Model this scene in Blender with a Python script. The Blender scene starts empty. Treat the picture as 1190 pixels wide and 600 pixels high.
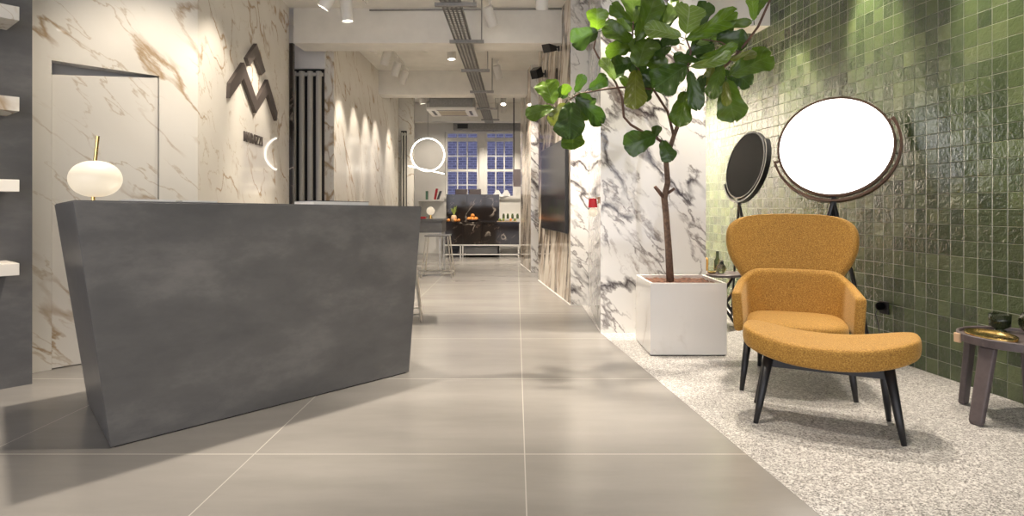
import bpy, bmesh, math, random
from mathutils import Vector, Matrix
random.seed(7)
PI = math.pi
S = bpy.context.scene
COL = S.collection
F, H, CX, CY = 720.0, 1.10, 600.0, 240.0      # focal length (px), eye height, vanishing point of the corridor

def P(px, py, Y):                              # a pixel at a depth -> a place in the room
    return Vector(((px-CX)*Y/F, Y, H-(py-CY)*Y/F))

# ------------------------------------------------------------------ materials
class NT:
    def __init__(s, name):
        s.m = bpy.data.materials.new(name); s.m.use_nodes = True
        s.t = s.m.node_tree; s.n = s.t.nodes; s.b = s.n['Principled BSDF']
    def add(s, typ, ins=None, **kw):
        n = s.n.new(typ)
        for k, v in kw.items(): setattr(n, k, v)
        for k, v in (ins or {}).items():
            if isinstance(v, bpy.types.NodeSocket): s.t.links.new(v, n.inputs[k])
            else: n.inputs[k].default_value = v
        return n
    def link(s, a, b): s.t.links.new(a, b)
    def set(s, **kw):
        for k, v in kw.items():
            k = k.replace('_', ' ')
            if isinstance(v, bpy.types.NodeSocket): s.t.links.new(v, s.b.inputs[k])
            else: s.b.inputs[k].default_value = v
    def ramp(s, fac, stops, interp='LINEAR'):
        r = s.add('ShaderNodeValToRGB', {'Fac': fac}); e = r.color_ramp.elements
        r.color_ramp.interpolation = interp
        while len(e) < len(stops): e.new(0.5)
        for i, (p, c) in enumerate(stops):
            e[i].position = p; e[i].color = (*c, 1) if len(c) == 3 else c
        return r.outputs['Color']
    def math(s, op, a, b=0.0, c=0.0):
        n = s.add('ShaderNodeMath', operation=op)
        for i, v in enumerate((a, b, c)):
            if isinstance(v, bpy.types.NodeSocket): s.link(v, n.inputs[i])
            else: n.inputs[i].default_value = v
        return n.outputs[0]
    def mix(s, f, a, b, mode='MIX'):
        n = s.add('ShaderNodeMix', data_type='RGBA', blend_type=mode)
        for i, v in ((0, f), (6, a), (7, b)):
            if isinstance(v, bpy.types.NodeSocket): s.link(v, n.inputs[i])
            else: n.inputs[i].default_value = v if i == 0 else ((*v, 1) if len(v) == 3 else v)
        return n.outputs[2]
    def obj(s): return s.add('ShaderNodeTexCoord').outputs['Object']
    def uv(s): return s.add('ShaderNodeTexCoord').outputs['UV']
    def noise(s, vec, scale, detail=4, rough=.5, dist=0.0):
        n = s.add('ShaderNodeTexNoise', {'Vector': vec, 'Scale': scale, 'Detail': detail, 'Roughness': rough, 'Distortion': dist})
        return n.outputs['Fac']
    def bump(s, h, strength=.2, dist=.01):
        b = s.add('ShaderNodeBump', {'Height': h, 'Strength': strength, 'Distance': dist})
        s.set(Normal=b.outputs['Normal'])

def plain(name, col, rough=.5, metal=0.0, var=.08, nscale=30, bump=0, **kw):
    t = NT(name); n = t.noise(t.obj(), nscale)
    d = [max(0, c*(1-var)) for c in col]; l = [min(1, c*(1+var)) for c in col]
    t.set(Base_Color=t.ramp(n, [(.3, d), (.7, l)]), Roughness=rough, Metallic=metal)
    for k, v in kw.items(): t.set(**{k: v})
    if bump: t.bump(n, bump, .004)
    return t.m

def emitter(name, col, strength):
    t = NT(name); t.set(Base_Color=(*col, 1), Emission_Color=(*col, 1), Emission_Strength=strength, Roughness=.4); return t.m

def marble(name, base, base2, vein, vein2, scale, width, density, rough=.06, axis=(.55, .45, -.7), stretch=.35, blot=None, warpk=.55, blot_at=(.55, .68)):
    t = NT(name)
    e = Vector(axis).normalized().rotation_difference(Vector((1, 0, 0))).to_euler()
    mp = t.add('ShaderNodeMapping', {'Vector': t.obj(), 'Rotation': e}).outputs[0]
    mp = t.add('ShaderNodeMapping', {'Vector': mp, 'Scale': (stretch, 1, 1)}).outputs[0]
    warp = t.add('ShaderNodeTexNoise', {'Vector': mp, 'Scale': scale*1.1, 'Detail': 7, 'Roughness': .62}).outputs['Color']
    wv = t.add('ShaderNodeVectorMath', {0: warp, 1: (.5, .5, .5)}, operation='SUBTRACT').outputs[0]
    wv = t.add('ShaderNodeVectorMath', {0: wv, 'Scale': warpk/scale}, operation='SCALE').outputs[0]
    vv = t.add('ShaderNodeVectorMath', {0: mp, 1: wv}, operation='ADD').outputs[0]
    n1 = t.noise(vv, scale, 2, .5); n2 = t.noise(vv, scale*2.3, 3, .55)
    def ridge(n, w):
        a = t.math('ABSOLUTE', t.math('SUBTRACT', n, .5)); r = t.math('DIVIDE', a, w)
        return t.math('SUBTRACT', 1.0, t.math('MINIMUM', r, 1.0))
    mask = t.ramp(t.noise(mp, scale*1.3, 3), [(density, (0, 0, 0)), (density+.12, (1, 1, 1))])
    mask2 = t.ramp(t.noise(mp, scale*1.9+.3, 3), [(density+.02, (0, 0, 0)), (density+.13, (1, 1, 1))])
    c = t.mix(t.noise(mp, scale*1.3, 5), base, base2)
    if blot:
        bl = t.ramp(t.noise(vv, scale*1.2, 7, .68), [(blot_at[0], (0, 0, 0)), (blot_at[1], (1, 1, 1))])
        c = t.mix(t.math('MULTIPLY', bl, .8), c, blot)
    v1 = t.math('MULTIPLY', t.math('POWER', ridge(n1, width), .8), mask)
    v2 = t.math('MULTIPLY', ridge(n2, width*1.1), mask2)
    c = t.mix(t.math('MULTIPLY', v2, .8), c, vein2)
    c = t.mix(t.math('MULTIPLY', v1, .97), c, vein)
    t.set(Base_Color=c, Roughness=rough)
    return t.m

M = {}
M['gold_marble'] = marble('warm_white_marble', (.83, .80, .73), (.72, .68, .60), (.40, .28, .16), (.54, .45, .33), 2.1, .015, .43, .04, (.5, .55, -.68), .30)
M['satin_marble'] = marble('satin_warm_marble', (.83, .80, .73), (.72, .68, .60), (.40, .28, .16), (.54, .45, .33), 2.1, .015, .43, .25, (.1, .55, -.8), .30)
M['dark_vein'] = marble('black_veined_marble', (.84, .83, .80), (.74, .72, .69), (.035, .025, .028), (.10, .075, .07), 2.1, .034, .39, .05, (.62, .25, -.72), .42, (.24, .19, .16), .75, (.575, .65))
M['brown_vein'] = marble('brown_veined_marble', (.80, .74, .65), (.70, .62, .52), (.07, .045, .03), (.26, .17, .11), 2.2, .06, .40, .05, (.1, .35, -.9), .30, (.45, .34, .25), .6)
M['pale_marble'] = marble('pale_marble', (.85, .83, .79), (.78, .76, .72), (.60, .55, .48), (.66, .62, .57), 1.3, .03, .50, .12)
M['black_marble'] = marble('black_marble', (.012, .010, .010), (.03, .022, .018), (.42, .36, .30), (.16, .11, .085), 2.6, .016, .50, .06, (.6, .2, .7), .5)
M['white'] = plain('white_paint', (.80, .78, .73), .6, var=.02, nscale=3)
M['ceiling'] = plain('white_plaster', (.78, .755, .70), .75, var=.04, nscale=6, bump=.15)
M['white_metal'] = plain('white_metal', (.78, .76, .72), .35, var=.02)
M['black_metal'] = plain('black_metal', (.012, .012, .013), .35, var=.1)
M['black_wood'] = plain('black_stained_wood', (.012, .012, .014), .4, var=.2)
M['dark'] = plain('dark_void', (.02, .018, .016), .7)
M['steel'] = plain('brushed_steel', (.62, .60, .56), .3, 1.0, var=.05)
M['galv'] = plain('galvanised_steel', (.30, .29, .27), .5, .35, var=.12)
M['grey_tube'] = plain('grey_lacquer', (.50, .48, .42), .35, var=.03)
M['bronze'] = plain('bronze', (.16, .095, .065), .42, .5, var=.08)
M['brass'] = plain('polished_brass', (.83, .58, .22), .16, 1.0, var=.05)
M['taupe'] = plain('taupe_lacquered_wood', (.105, .085, .085), .42, var=.12, nscale=40)
M['leather'] = plain('tan_leather', (.62, .42, .26), .5)
M['logo'] = plain('dark_bronze_metal', (.115, .095, .085), .42, .3, var=.05)
M['red'] = plain('red_fabric', (.50, .02, .03), .5)
M['paper'] = plain('paper', (.82, .81, .78), .6, var=.02)
M['ink'] = plain('dark_print', (.05, .05, .055), .5, var=.3)
M['green_paper'] = plain('green_cloth', (.12, .25, .16), .6)
M['orange'] = plain('orange_peel', (.80, .30, .06), .45, var=.15)
M['lime'] = plain('green_peel', (.25, .32, .06), .45, var=.15)
M['soil'] = plain('brown_soil', (.10, .045, .026), .95, var=.7, nscale=45, bump=.9)
M['bark'] = plain('brown_bark', (.15, .095, .065), .8, var=.35, nscale=40, bump=.6)
M['twig'] = plain('brown_twig', (.12, .065, .045), .75, var=.3, nscale=40, bump=.4)
M['grille'] = plain('beige_grille', (.42, .36, .27), .6)
M['globe'] = emitter('lit_opal_glass', (1.0, .84, .62), .55); M['globe'].node_tree.nodes['Principled BSDF'].inputs['Base Color'].default_value = (.35, .33, .28, 1)
M['led'] = emitter('lit_diffuser', (1.0, .95, .84), 6.0)
M['disc'] = emitter('lit_round_diffuser', (1.0, .985, .95), 3.0)
M['lens'] = emitter('lit_lens', (1.0, .93, .80), 9.0)
t = NT('smoked_glass'); t.set(Base_Color=(.42, .44, .36, 1), Roughness=.03, Transmission_Weight=1.0, IOR=1.45); M['smoke'] = t.m
t = NT('clear_pane'); t.set(Base_Color=(.95, .97, 1, 1), Roughness=.0, Transmission_Weight=1.0, IOR=1.03); M['pane'] = t.m
t = NT('green_glass'); t.set(Base_Color=(.12, .16, .07, 1), Roughness=.05, Transmission_Weight=.9, IOR=1.45); M['green_glass'] = t.m
t = NT('black_mirror'); t.set(Base_Color=(.004, .004, .004, 1), Roughness=.35, Specular_IOR_Level=.01); M['black_mirror'] = t.m  # flat black: the mirror's dark reflection is put into the colour
t = NT('screen_glass'); t.set(Base_Color=(.018, .018, .022, 1), Roughness=.12, Specular_IOR_Level=.7); M['screen'] = t.m

# concrete-look porcelain floor, 1.2 m tiles with hairline joints
t = NT('grey_porcelain_floor'); o = t.obj()
sx = t.add('ShaderNodeSeparateXYZ', {0: o})
def joint(v, off, per, w):
    f = t.math('FRACT', t.math('DIVIDE', t.math('ADD', t.math('SUBTRACT', v, off), per*40.5), per))
    return t.math('LESS_THAN', t.math('ABSOLUTE', t.math('SUBTRACT', f, .5)), w/per)
jx = joint(sx.outputs[0], .037, 1.2, .0026); jy = joint(sx.outputs[1], 2.75, 1.2, .0042)
j = t.math('MAXIMUM', jx, jy)
tx = t.math('FLOOR', t.math('DIVIDE', t.math('SUBTRACT', sx.outputs[0], .037), 1.2)); ty = t.math('FLOOR', t.math('DIVIDE', t.math('SUBTRACT', sx.outputs[1], 2.75), 1.2))
wn = t.add('ShaderNodeTexWhiteNoise', {'Vector': t.add('ShaderNodeCombineXYZ', {0: tx, 1: ty}).outputs[0]}, noise_dimensions='3D').outputs['Value']
st = t.add('ShaderNodeMapping', {'Vector': o, 'Scale': (.5, 2.0, 1)}).outputs[0]
n1 = t.noise(st, 1.3, 6, .6); n2 = t.noise(st, 6, 7, .65)
c = t.ramp(n1, [(.3, (.22, .208, .19)), (.7, (.305, .29, .265))])
c = t.mix(t.math('MULTIPLY', n2, .12), c, (.36, .34, .31))
c = t.mix(t.math('MULTIPLY', wn, .28), c, (.225, .215, .21))
c = t.mix(j, c, (.45, .43, .385))
t.set(Base_Color=c, Roughness=t.ramp(n2, [(.3, (.21,)*3), (.7, (.27,)*3)]), Specular_IOR_Level=.6)
M['floor'] = t.m

# terrazzo
t = NT('light_terrazzo'); o = t.obj()
vo = t.add('ShaderNodeTexVoronoi', {'Vector': o, 'Scale': 190.0, 'Randomness': 1.0})
g = t.add('ShaderNodeSeparateColor', {0: vo.outputs['Color']}).outputs[0]
c = t.ramp(g, [(0, (.15, .14, .13)), (.22, (.34, .325, .31)), (.48, (.52, .50, .475)), (.82, (.70, .685, .65))], 'CONSTANT')
vo2 = t.add('ShaderNodeTexVoronoi', {'Vector': o, 'Scale': 85.0})
g2 = t.add('ShaderNodeSeparateColor', {0: vo2.outputs['Color']}).outputs[1]
c = t.mix(t.math('MULTIPLY', t.math('GREATER_THAN', g2, .86), .6), c, (.80, .78, .74))
t.set(Base_Color=c, Roughness=.32)
M['terrazzo'] = t.m

# zellige tiles: uv is in metres on the wall
t = NT('green_glazed_tile'); u = t.uv(); TS = .0985
su = t.add('ShaderNodeSeparateXYZ', {0: t.add('ShaderNodeVectorMath', {0: u, 'Scale': 1/TS}, operation='SCALE').outputs[0]})
fu, fv = t.math('FRACT', su.outputs[0]), t.math('FRACT', su.outputs[1])
cu, cv = t.math('FLOOR', su.outputs[0]), t.math('FLOOR', su.outputs[1])
wn = t.add('ShaderNodeTexWhiteNoise', {'Vector': t.add('ShaderNodeCombineXYZ', {0: cu, 1: cv}).outputs[0]}, noise_dimensions='3D')
rc = t.add('ShaderNodeSeparateColor', {0: wn.outputs['Color']})
r1, r2, r3 = rc.outputs[0], rc.outputs[1], rc.outputs[2]
base = t.ramp(r3, [(0, (.018, .032, .015)), (.3, (.034, .056, .022)), (.6, (.054, .082, .030)), (.85, (.082, .112, .040)), (1, (.12, .15, .065))])
mott = t.noise(u, 22, 4, .6)
base = t.mix(t.math('MULTIPLY', mott, .55), base, (.10, .13, .048))
base = t.mix(t.math('MULTIPLY', t.noise(u, 9, 3), .45), base, (.018, .034, .014))
ed = t.math('MAXIMUM', t.math('ABSOLUTE', t.math('SUBTRACT', fu, .5)), t.math('ABSOLUTE', t.math('SUBTRACT', fv, .5)))
gr = t.math('GREATER_THAN', ed, .484)
base = t.mix(gr, base, (.20, .22, .14))
tilt = t.math('ADD', t.math('MULTIPLY', fu, t.math('SUBTRACT', r1, .5)), t.math('MULTIPLY', fv, t.math('SUBTRACT', r2, .5)))
wav = t.noise(u, 30, 4, .6, .3)
hh = t.math('ADD', t.math('MULTIPLY', tilt, .55), t.math('MULTIPLY', wav, .55))
hh = t.math('SUBTRACT', hh, t.math('MULTIPLY', t.math('SMOOTH_MAX', t.math('SUBTRACT', ed, .46), 0.0, .01), 8.0))
bp = t.add('ShaderNodeBump', {'Height': hh, 'Strength': 1.0, 'Distance': .015})
t.set(Base_Color=base, Roughness=t.math('ADD', .06, t.math('MULTIPLY', gr, .5)), Normal=bp.outputs[0], IOR=1.66)
M['zellige'] = t.m

# dark cement slab (desk and shelf wall)
t = NT('dark_grey_slab'); o = t.obj()
st = t.add('ShaderNodeMapping', {'Vector': o, 'Scale': (.8, .8, 1.7)}).outputs[0]
n1 = t.noise(st, 1.7, 8, .66); n2 = t.noise(st, 22, 5, .65)
c = t.ramp(n1, [(.28, (.070, .070, .073)), (.5, (.108, .107, .107)), (.75, (.205, .20, .192))])
c = t.mix(t.math('MULTIPLY', n2, .35), c, (.125, .122, .12))
t.set(Base_Color=c, Roughness=t.ramp(n1, [(.3, (.30,)*3), (.7, (.42,)*3)])); t.bump(n2, .08, .003)
M['slab'] = t.m

# mustard boucle
t = NT('mustard_boucle'); o = t.obj()
n1 = t.noise(o, 165, 3, .75); n2 = t.noise(o, 60, 3)
c = t.ramp(n1, [(.32, (.14, .066, .010)), (.5, (.37, .185, .024)), (.68, (.60, .36, .085))])
c = t.mix(t.math('MULTIPLY', n2, .3), c, (.42, .21, .03))
t.set(Base_Color=c, Roughness=.75, Sheen_Weight=.35, Sheen_Roughness=.4, Sheen_Tint=(1, .75, .4, 1)); t.bump(n1, .6, .004)
M['boucle'] = t.m

# leaves (uv: x across -1..1 mapped 0..1, y along)
def leafmat(name, col, vein):
    t = NT(name); u = t.add('ShaderNodeSeparateXYZ', {0: t.uv()})
    ax = t.math('ABSOLUTE', t.math('SUBTRACT', u.outputs[0], .5))
    mid = t.math('LESS_THAN', ax, .022)
    ph = t.math('FRACT', t.math('MULTIPLY', t.math('SUBTRACT', u.outputs[1], t.math('MULTIPLY', ax, .55)), 6.5))
    lat = t.math('LESS_THAN', t.math('ABSOLUTE', t.math('SUBTRACT', ph, .5)), .055)
    c = t.ramp(t.noise(t.obj(), 14, 4), [(.3, [x*.7 for x in col]), (.7, [min(1, x*1.25) for x in col])])
    c = t.mix(t.math('MULTIPLY', t.math('MAXIMUM', mid, lat), .6), c, vein)
    t.set(Base_Color=c, Roughness=.25, Specular_IOR_Level=.6)
    t.bump(t.math('SUBTRACT', 1.0, t.math('MAXIMUM', mid, lat)), .35, .004)
    tr = t.add('ShaderNodeBsdfTranslucent', {'Color': (*[min(1, x*1.6) for x in col], 1)})
    mx = t.add('ShaderNodeMixShader', {0: .22, 1: t.b.outputs[0], 2: tr.outputs[0]})
    t.link(mx.outputs[0], t.n['Material Output'].inputs[0])
    return t.m
M['leaf_d'] = leafmat('dark_green_leaf', (.036, .080, .009), (.07, .13, .035))
M['leaf_m'] = leafmat('green_leaf', (.072, .135, .011), (.12, .19, .04))
M['leaf_l'] = leafmat('light_green_leaf', (.12, .225, .014), (.22, .34, .09))
M['leaf_y'] = leafmat('yellowing_leaf', (.13, .16, .016), (.22, .24, .06))
M['leaf_p'] = leafmat('pale_leaf', (.17, .27, .05), (.40, .48, .24))

# brick of the house across the yard
t = NT('dusky_brick'); o = t.uv()
bk = t.add('ShaderNodeTexBrick', {'Vector': o, 'Color1': (.22, .20, .24, 1), 'Color2': (.34, .30, .33, 1), 'Mortar': (.52, .50, .54, 1), 'Scale': 1.0, 'Mortar Size': .008, 'Brick Width': .225, 'Row Height': .075})
t.set(Base_Color=bk.outputs[0], Roughness=.9); M['brick'] = t.m

# ------------------------------------------------------------------ mesh helpers
def mesh_obj(name, bm, mat, parent=None, smooth=False, bevel=0, sub=0, solid=0):
    me = bpy.data.meshes.new(name)
    bmesh.ops.recalc_face_normals(bm, faces=bm.faces)
    bm.to_mesh(me); bm.free()
    for m in (mat if isinstance(mat, (list, tuple)) else [mat]): me.materials.append(m)
    if smooth:
        for p in me.polygons: p.use_smooth = True
    o = bpy.data.objects.new(name, me); COL.objects.link(o)
    if parent: o.parent = parent
    if solid:
        md = o.modifiers.new('solid', 'SOLIDIFY'); md.thickness = solid; md.offset = 0
    if bevel:
        md = o.modifiers.new('bevel', 'BEVEL'); md.width = bevel; md.segments = 2; md.limit_method = 'ANGLE'
    if sub:
        md = o.modifiers.new('sub', 'SUBSURF'); md.levels = sub; md.render_levels = sub
    return o
def bmn(): return bmesh.new()
def box(bm, x0, x1, y0, y1, z0, z1, rz=0, at=None):
    vs = [Vector((x, y, z)) for z in (z0, z1) for x, y in ((x0, y0), (x1, y0), (x1, y1), (x0, y1))]
    if rz or at is not None:
        R = Matrix.Rotation(rz, 3, 'Z'); a = Vector(at or (0, 0, 0)); vs = [R @ v + a for v in vs]
    hexa(bm, vs)
def hexa(bm, vs):
    v = [bm.verts.new(p) for p in vs]
    for f in ((3, 2, 1, 0), (4, 5, 6, 7), (0, 1, 5, 4), (1, 2, 6, 5), (2, 3, 7, 6), (3, 0, 4, 7)):
        bm.faces.new([v[i] for i in f])
def prism(bm, pts, z0, z1):
    a = [bm.verts.new((p[0], p[1], z0)) for p in pts]; b = [bm.verts.new((p[0], p[1], z1)) for p in pts]
    n = len(pts); bm.faces.new(a[::-1]); bm.faces.new(b)
    for i in range(n): bm.faces.new([a[i], a[(i+1) % n], b[(i+1) % n], b[i]])
def tube(bm, path, rad, n=10, caps=True, closed=False):
    path = [Vector(p) for p in path]; k = len(path)
    rads = rad if isinstance(rad, (list, tuple)) else [rad]*k
    rings = []; up = None
    for i, p in enumerate(path):
        if closed: d = path[(i+1) % k]-path[i-1]
        else: d = path[min(i+1, k-1)]-path[max(i-1, 0)]
        d.normalize()
        if up is None: up = Vector((0, 0, 1)) if abs(d.z) < .9 else Vector((1, 0, 0))
        a = d.cross(up).normalized(); b = a.cross(d).normalized(); up = b
        rings.append([bm.verts.new(p + (a*math.cos(2*PI*j/n)+b*math.sin(2*PI*j/n))*rads[i]) for j in range(n)])
    for i in range(k if closed else k-1):
        r0, r1 = rings[i], rings[(i+1) % k]
        for j in range(n): bm.faces.new([r0[j], r0[(j+1) % n], r1[(j+1) % n], r1[j]])
    if caps and not closed: bm.faces.new(rings[0][::-1]); bm.faces.new(rings[-1])
def bar(bm, a, b, w, h):                        # square bar between two points
    a, b = Vector(a), Vector(b); d = (b-a).normalized()
    up = Vector((0, 0, 1)) if abs(d.z) < .95 else Vector((0, 1, 0))
    s = d.cross(up).normalized()*w/2; u = s.cross(d).normalized()*h/2
    hexa(bm, [a-s-u, a+s-u, b+s-u, b-s-u, a-s+u, a+s+u, b+s+u, b-s+u])
def lathe(bm, prof, at=(0, 0, 0), n=32, rot=None, sx=1, sy=1):
    at = Vector(at); rings = []
    for r, z in prof:
        ring = []
        for j in range(n):
            v = Vector((r*math.cos(2*PI*j/n)*sx, r*math.sin(2*PI*j/n)*sy, z))
            if rot is not None: v = rot @ v
            ring.append(bm.verts.new(v+at))
        rings.append(ring)
    for i in range(len(rings)-1):
        for j in range(n): bm.faces.new([rings[i][j], rings[i][(j+1) % n], rings[i+1][(j+1) % n], rings[i+1][j]])
    bm.faces.new(rings[0][::-1]); bm.faces.new(rings[-1])
def grid(bm, nu, nv, f, uv=None):
    V = [[bm.verts.new(f(i/nu, j/nv)) for i in range(nu+1)] for j in range(nv+1)]
    L = bm.loops.layers.uv.verify() if uv else None
    fs = []
    for j in range(nv):
        for i in range(nu):
            fc = bm.faces.new([V[j][i], V[j][i+1], V[j+1][i+1], V[j+1][i]]); fs.append(fc)
            if uv:
                for l, (a, b) in zip(fc.loops, ((i, j), (i+1, j), (i+1, j+1), (i, j+1))): l[L].uv = uv(a/nu, b/nv)
    return fs
def lerp_table(tab, x):
    if x <= tab[0][0]: return tab[0][1]
    for (a, b), (c, d) in zip(tab, tab[1:]):
        if x <= c: return b+(d-b)*(x-a)/(c-a)
    return tab[-1][1]

def tag(o, label, cat, group=None, kind=None):
    o['label'] = label; o['category'] = cat
    if group: o['group'] = group
    if kind: o['kind'] = kind
    return o
def thing(name, label, cat, loc=(0, 0, 0), rz=0, group=None):
    o = bpy.data.objects.new(name, None); COL.objects.link(o)
    o.empty_display_size = .05; o.location = loc; o.rotation_euler = (0, 0, rz)
    return tag(o, label, cat, group)
def struct(name, bm, mat, parent=None, **kw):
    o = mesh_obj(name, bm, mat, parent, **kw)
    if not parent: o['kind'] = 'structure'
    return o
def dup(root, loc, rz=None, label=None):
    r = root.copy(); COL.objects.link(r); r.location = loc
    if rz is not None: r.rotation_euler = (0, 0, rz)
    if label: r['label'] = label
    for ch in root.children:
        c = ch.copy(); COL.objects.link(c); c.parent = r
        for g in ch.children:
            d = g.copy(); COL.objects.link(d); d.parent = c
    return r
def spot(name, loc, target, power, size=50, blend=.6, col=(1, .88, .74), rad=.05, parent=None):
    l = bpy.data.lights.new(name, 'SPOT'); l.energy = power; l.spot_size = math.radians(size); l.spot_blend = blend
    l.color = col; l.shadow_soft_size = rad
    o = bpy.data.objects.new(name, l); COL.objects.link(o)
    o.location = loc; d = Vector(target)-Vector(loc); o.rotation_euler = d.to_track_quat('-Z', 'Y').to_euler()
    return o
def point(name, loc, power, col=(1, .85, .65), rad=.08):
    l = bpy.data.lights.new(name, 'POINT'); l.energy = power; l.color = col; l.shadow_soft_size = rad
    o = bpy.data.objects.new(name, l); COL.objects.link(o); o.location = loc; return o

# ------------------------------------------------------------------ the setting
CZ = 3.47
def XB(Y): return 1.082-.1095*(Y-2.2)           # border between porcelain and terrazzo
def XG(Y): return 2.82-.135*(Y-3.44)            # green tiled wall
bm = bmn(); prism(bm, [(-6.5, -3), (XB(-3), -3), (XB(5.388), 5.388), (XB(5.388), 7.72), (1.3, 7.72), (1.3, 15.2), (-6.5, 15.2)], -.1, 0); struct('floor', bm, M['floor'])
bm = bmn(); prism(bm, [(XB(-3), -3), (4.4, -3), (4.4, 7.72), (XB(5.388), 7.72), (XB(5.388), 5.388)], -.1, 0); struct('floor_terrazzo', bm, M['terrazzo'])
bm = bmn(); box(bm, -6.5, 4.4, -3, 15.2, CZ, CZ+.1); struct('ceiling', bm, M['ceiling'])
for i, (y0, y1, x0, x1) in enumerate(((7.40, 7.78, -2.66, .56), (10.80, 11.12, -2.4, .22), (14.2, 14.5, -3.0, .88))):
    bm = bmn(); box(bm, x0, x1, y0, y1, 3.05, CZ); struct('trim_%d' % (i+1), bm, M['ceiling'])
bm = bmn(); box(bm, 1.65, XG(6.05)+.02, 6.03, 6.30, 2.86, CZ); struct('trim_4', bm, M['ceiling'])

# left: slanting marble wall with a flush door
WD = Vector((.64, .768, 0)).normalized(); WC = Vector((-2.52, 4.90, 0)); WN = Vector((WD.y, -WD.x, 0))
def wl(s, z, off=0): return WC - WD*s + WN*off + Vector((0, 0, z))   # s: metres from the corner towards the left
def hit_door(px):                                                    # s where the pixel column meets the wall
    k = (px-CX)/F; return (WC.x-k*WC.y)/(WD.x-k*WD.y)
s_r, s_l = hit_door(185), hit_door(60)
def slab_on(bm, s0, s1, z0, z1, o0, o1):
    hexa(bm, [wl(s0, z0, o1), wl(s0, z0, o0), wl(s1, z0, o0), wl(s1, z0, o1), wl(s0, z1, o1), wl(s0, z1, o0), wl(s1, z1, o0), wl(s1, z1, o1)])
DZ = 2.085
bm = bmn(); slab_on(bm, 0, s_r, 0, CZ, -.12, 0); slab_on(bm, s_l, 5.5, 0, CZ, -.12, 0); slab_on(bm, s_r, s_l, DZ, CZ, -.12, 0)
struct('wall_left', bm, M['gold_marble'])
bm = bmn(); slab_on(bm, s_r-.2, s_l+.2, 0, DZ+.2, -.30, -.20); struct('trim_5', bm, M['white'])
bm = bmn(); g = .006
hexa(bm, [wl(s_r+.005, g, -.012), wl(s_r+.005, g, -.05), wl(s_l-.004, g, -.05), wl(s_l-.004, g, -.012),
          wl(s_r+.005, DZ-.012, -.012), wl(s_r+.005, DZ-.012, -.05), wl(s_l-.004, DZ-.095, -.05), wl(s_l-.004, DZ-.095, -.012)])
struct('door_1', bm, M['gold_marble'])
# dark slab wall in front of it, and beyond the frame
DP = Vector((-3.0, 3.84, 0))
def dw(s, z, off=0): return DP - WD*s + WN*off + Vector((0, 0, z))
bm = bmn(); hexa(bm, [dw(0, 0), dw(0, 0, -.29), dw(4.6, 0, -.29), dw(4.6, 0), dw(0, CZ), dw(0, CZ, -.29), dw(4.6, CZ, -.29), dw(4.6, CZ)])
struct('wall_shelving', bm, M['slab'])
bm = bmn(); box(bm, -6.5, -6.38, -3, 1.0, 0, CZ); struct('wall_outer', bm, M['white'])
# logo wall
LD = Vector((-.0758, 1, 0)).normalized(); LN = Vector((LD.y, -LD.x, 0)); LC = WC.copy()
def lw(s, z, off=0): return LC + LD*s + LN*off + Vector((0, 0, z))
def hit_logo(px, py):
    k = (px-CX)/F; s = (k*LC.y-LC.x)/(LD.x-k*LD.y); Y = LC.y+LD.y*s
    return s, H-(py-CY)*Y/F
s_end, _ = hit_logo(336, 240)
bm = bmn(); hexa(bm, [lw(0, 0), lw(0, 0, -.15), lw(s_end, 0, -.15), lw(s_end, 0), lw(0, CZ), lw(0, CZ, -.15), lw(s_end, CZ, -.15), lw(s_end, CZ)])
struct('wall_logo', bm, M['gold_marble'])
pe = lw(s_end, 0)
bm = bmn(); box(bm, pe.x-.15, pe.x+.045, pe.y+.002, pe.y+.06, 0, 3.05); struct('trim_6', bm, M['black_marble'])
# recess with the radiator, corridor wall
RX = -2.40
bm = bmn(); box(bm, -3.3, RX, 8.15, 12.6, 0, CZ); struct('wall_corridor', bm, M['satin_marble'])
bm = bmn(); box(bm, -3.3, -2.50, 8.09, 8.148, 2.90, 3.47); struct('trim_7', bm, M['white'])
bm = bmn(); box(bm, -3.3, -3.2, 7.4, 8.15, 0, CZ); struct('wall_recess', bm, M['white'])
bm = bmn(); box(bm, -2.70, -2.12, 12.80, 12.90, 0, CZ); struct('wall_stub', bm, M['gold_marble'])
bm = bmn(); box(bm, -3.6, -3.5, 12.6, 15, 0, CZ); struct('wall_kitchen', bm, M['white'])

# right: marble column and wall panels
bm = bmn(); prism(bm, [(.733, 5.388), (1.65, 5.388), (1.65, 5.72), (1.05, 5.72), (1.05, 6.88), (.80, 6.88), (.80, 6.74)], 0, CZ); struct('wall_column', bm, M['dark_vein'])
bm = bmn(); prism(bm, [(.603, 6.887), (1.05, 6.887), (1.05, 9.209), (.329, 9.209)], 0, CZ); struct('wall_right', bm, [M['dark_vein'], M['brown_vein']])
me = bpy.data.objects['wall_right'].data
for p in me.polygons:
    if p.normal.x < -.5: p.material_index = 1
bm = bmn(); prism(bm, [(.244, 10.35), (1.25, 10.35), (1.25, 11.82), (.082, 11.82)], 0, CZ); struct('wall_panel', bm, [M['dark_vein'], M['brown_vein']])
me = bpy.data.objects['wall_panel'].data
for p in me.polygons:
    if p.normal.x < -.5: p.material_index = 1
bm = bmn(); box(bm, 1.25, 1.35, 7.72, 15, 0, CZ); struct('wall_side', bm, M['gold_marble'])
# green wall
def uvwall(bm, p0, p1, z0, z1):
    L = (Vector(p1)-Vector(p0)).length
    grid(bm, 1, 1, lambda u, v: Vector((p0[0]+(p1[0]-p0[0])*u, p0[1]+(p1[1]-p0[1])*u, z0+(z1-z0)*v)), lambda u, v: (u*L, z0+(z1-z0)*v))
bm = bmn(); uvwall(bm, (XG(-3), -3), (XG(7.62), 7.62), 0, CZ); struct('wall_green', bm, M['zellige'])
bm = bmn(); box(bm, 1.05, XG(7.62)+.05, 7.62, 7.72, 0, CZ); struct('wall_nook', bm, M['white'])
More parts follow.
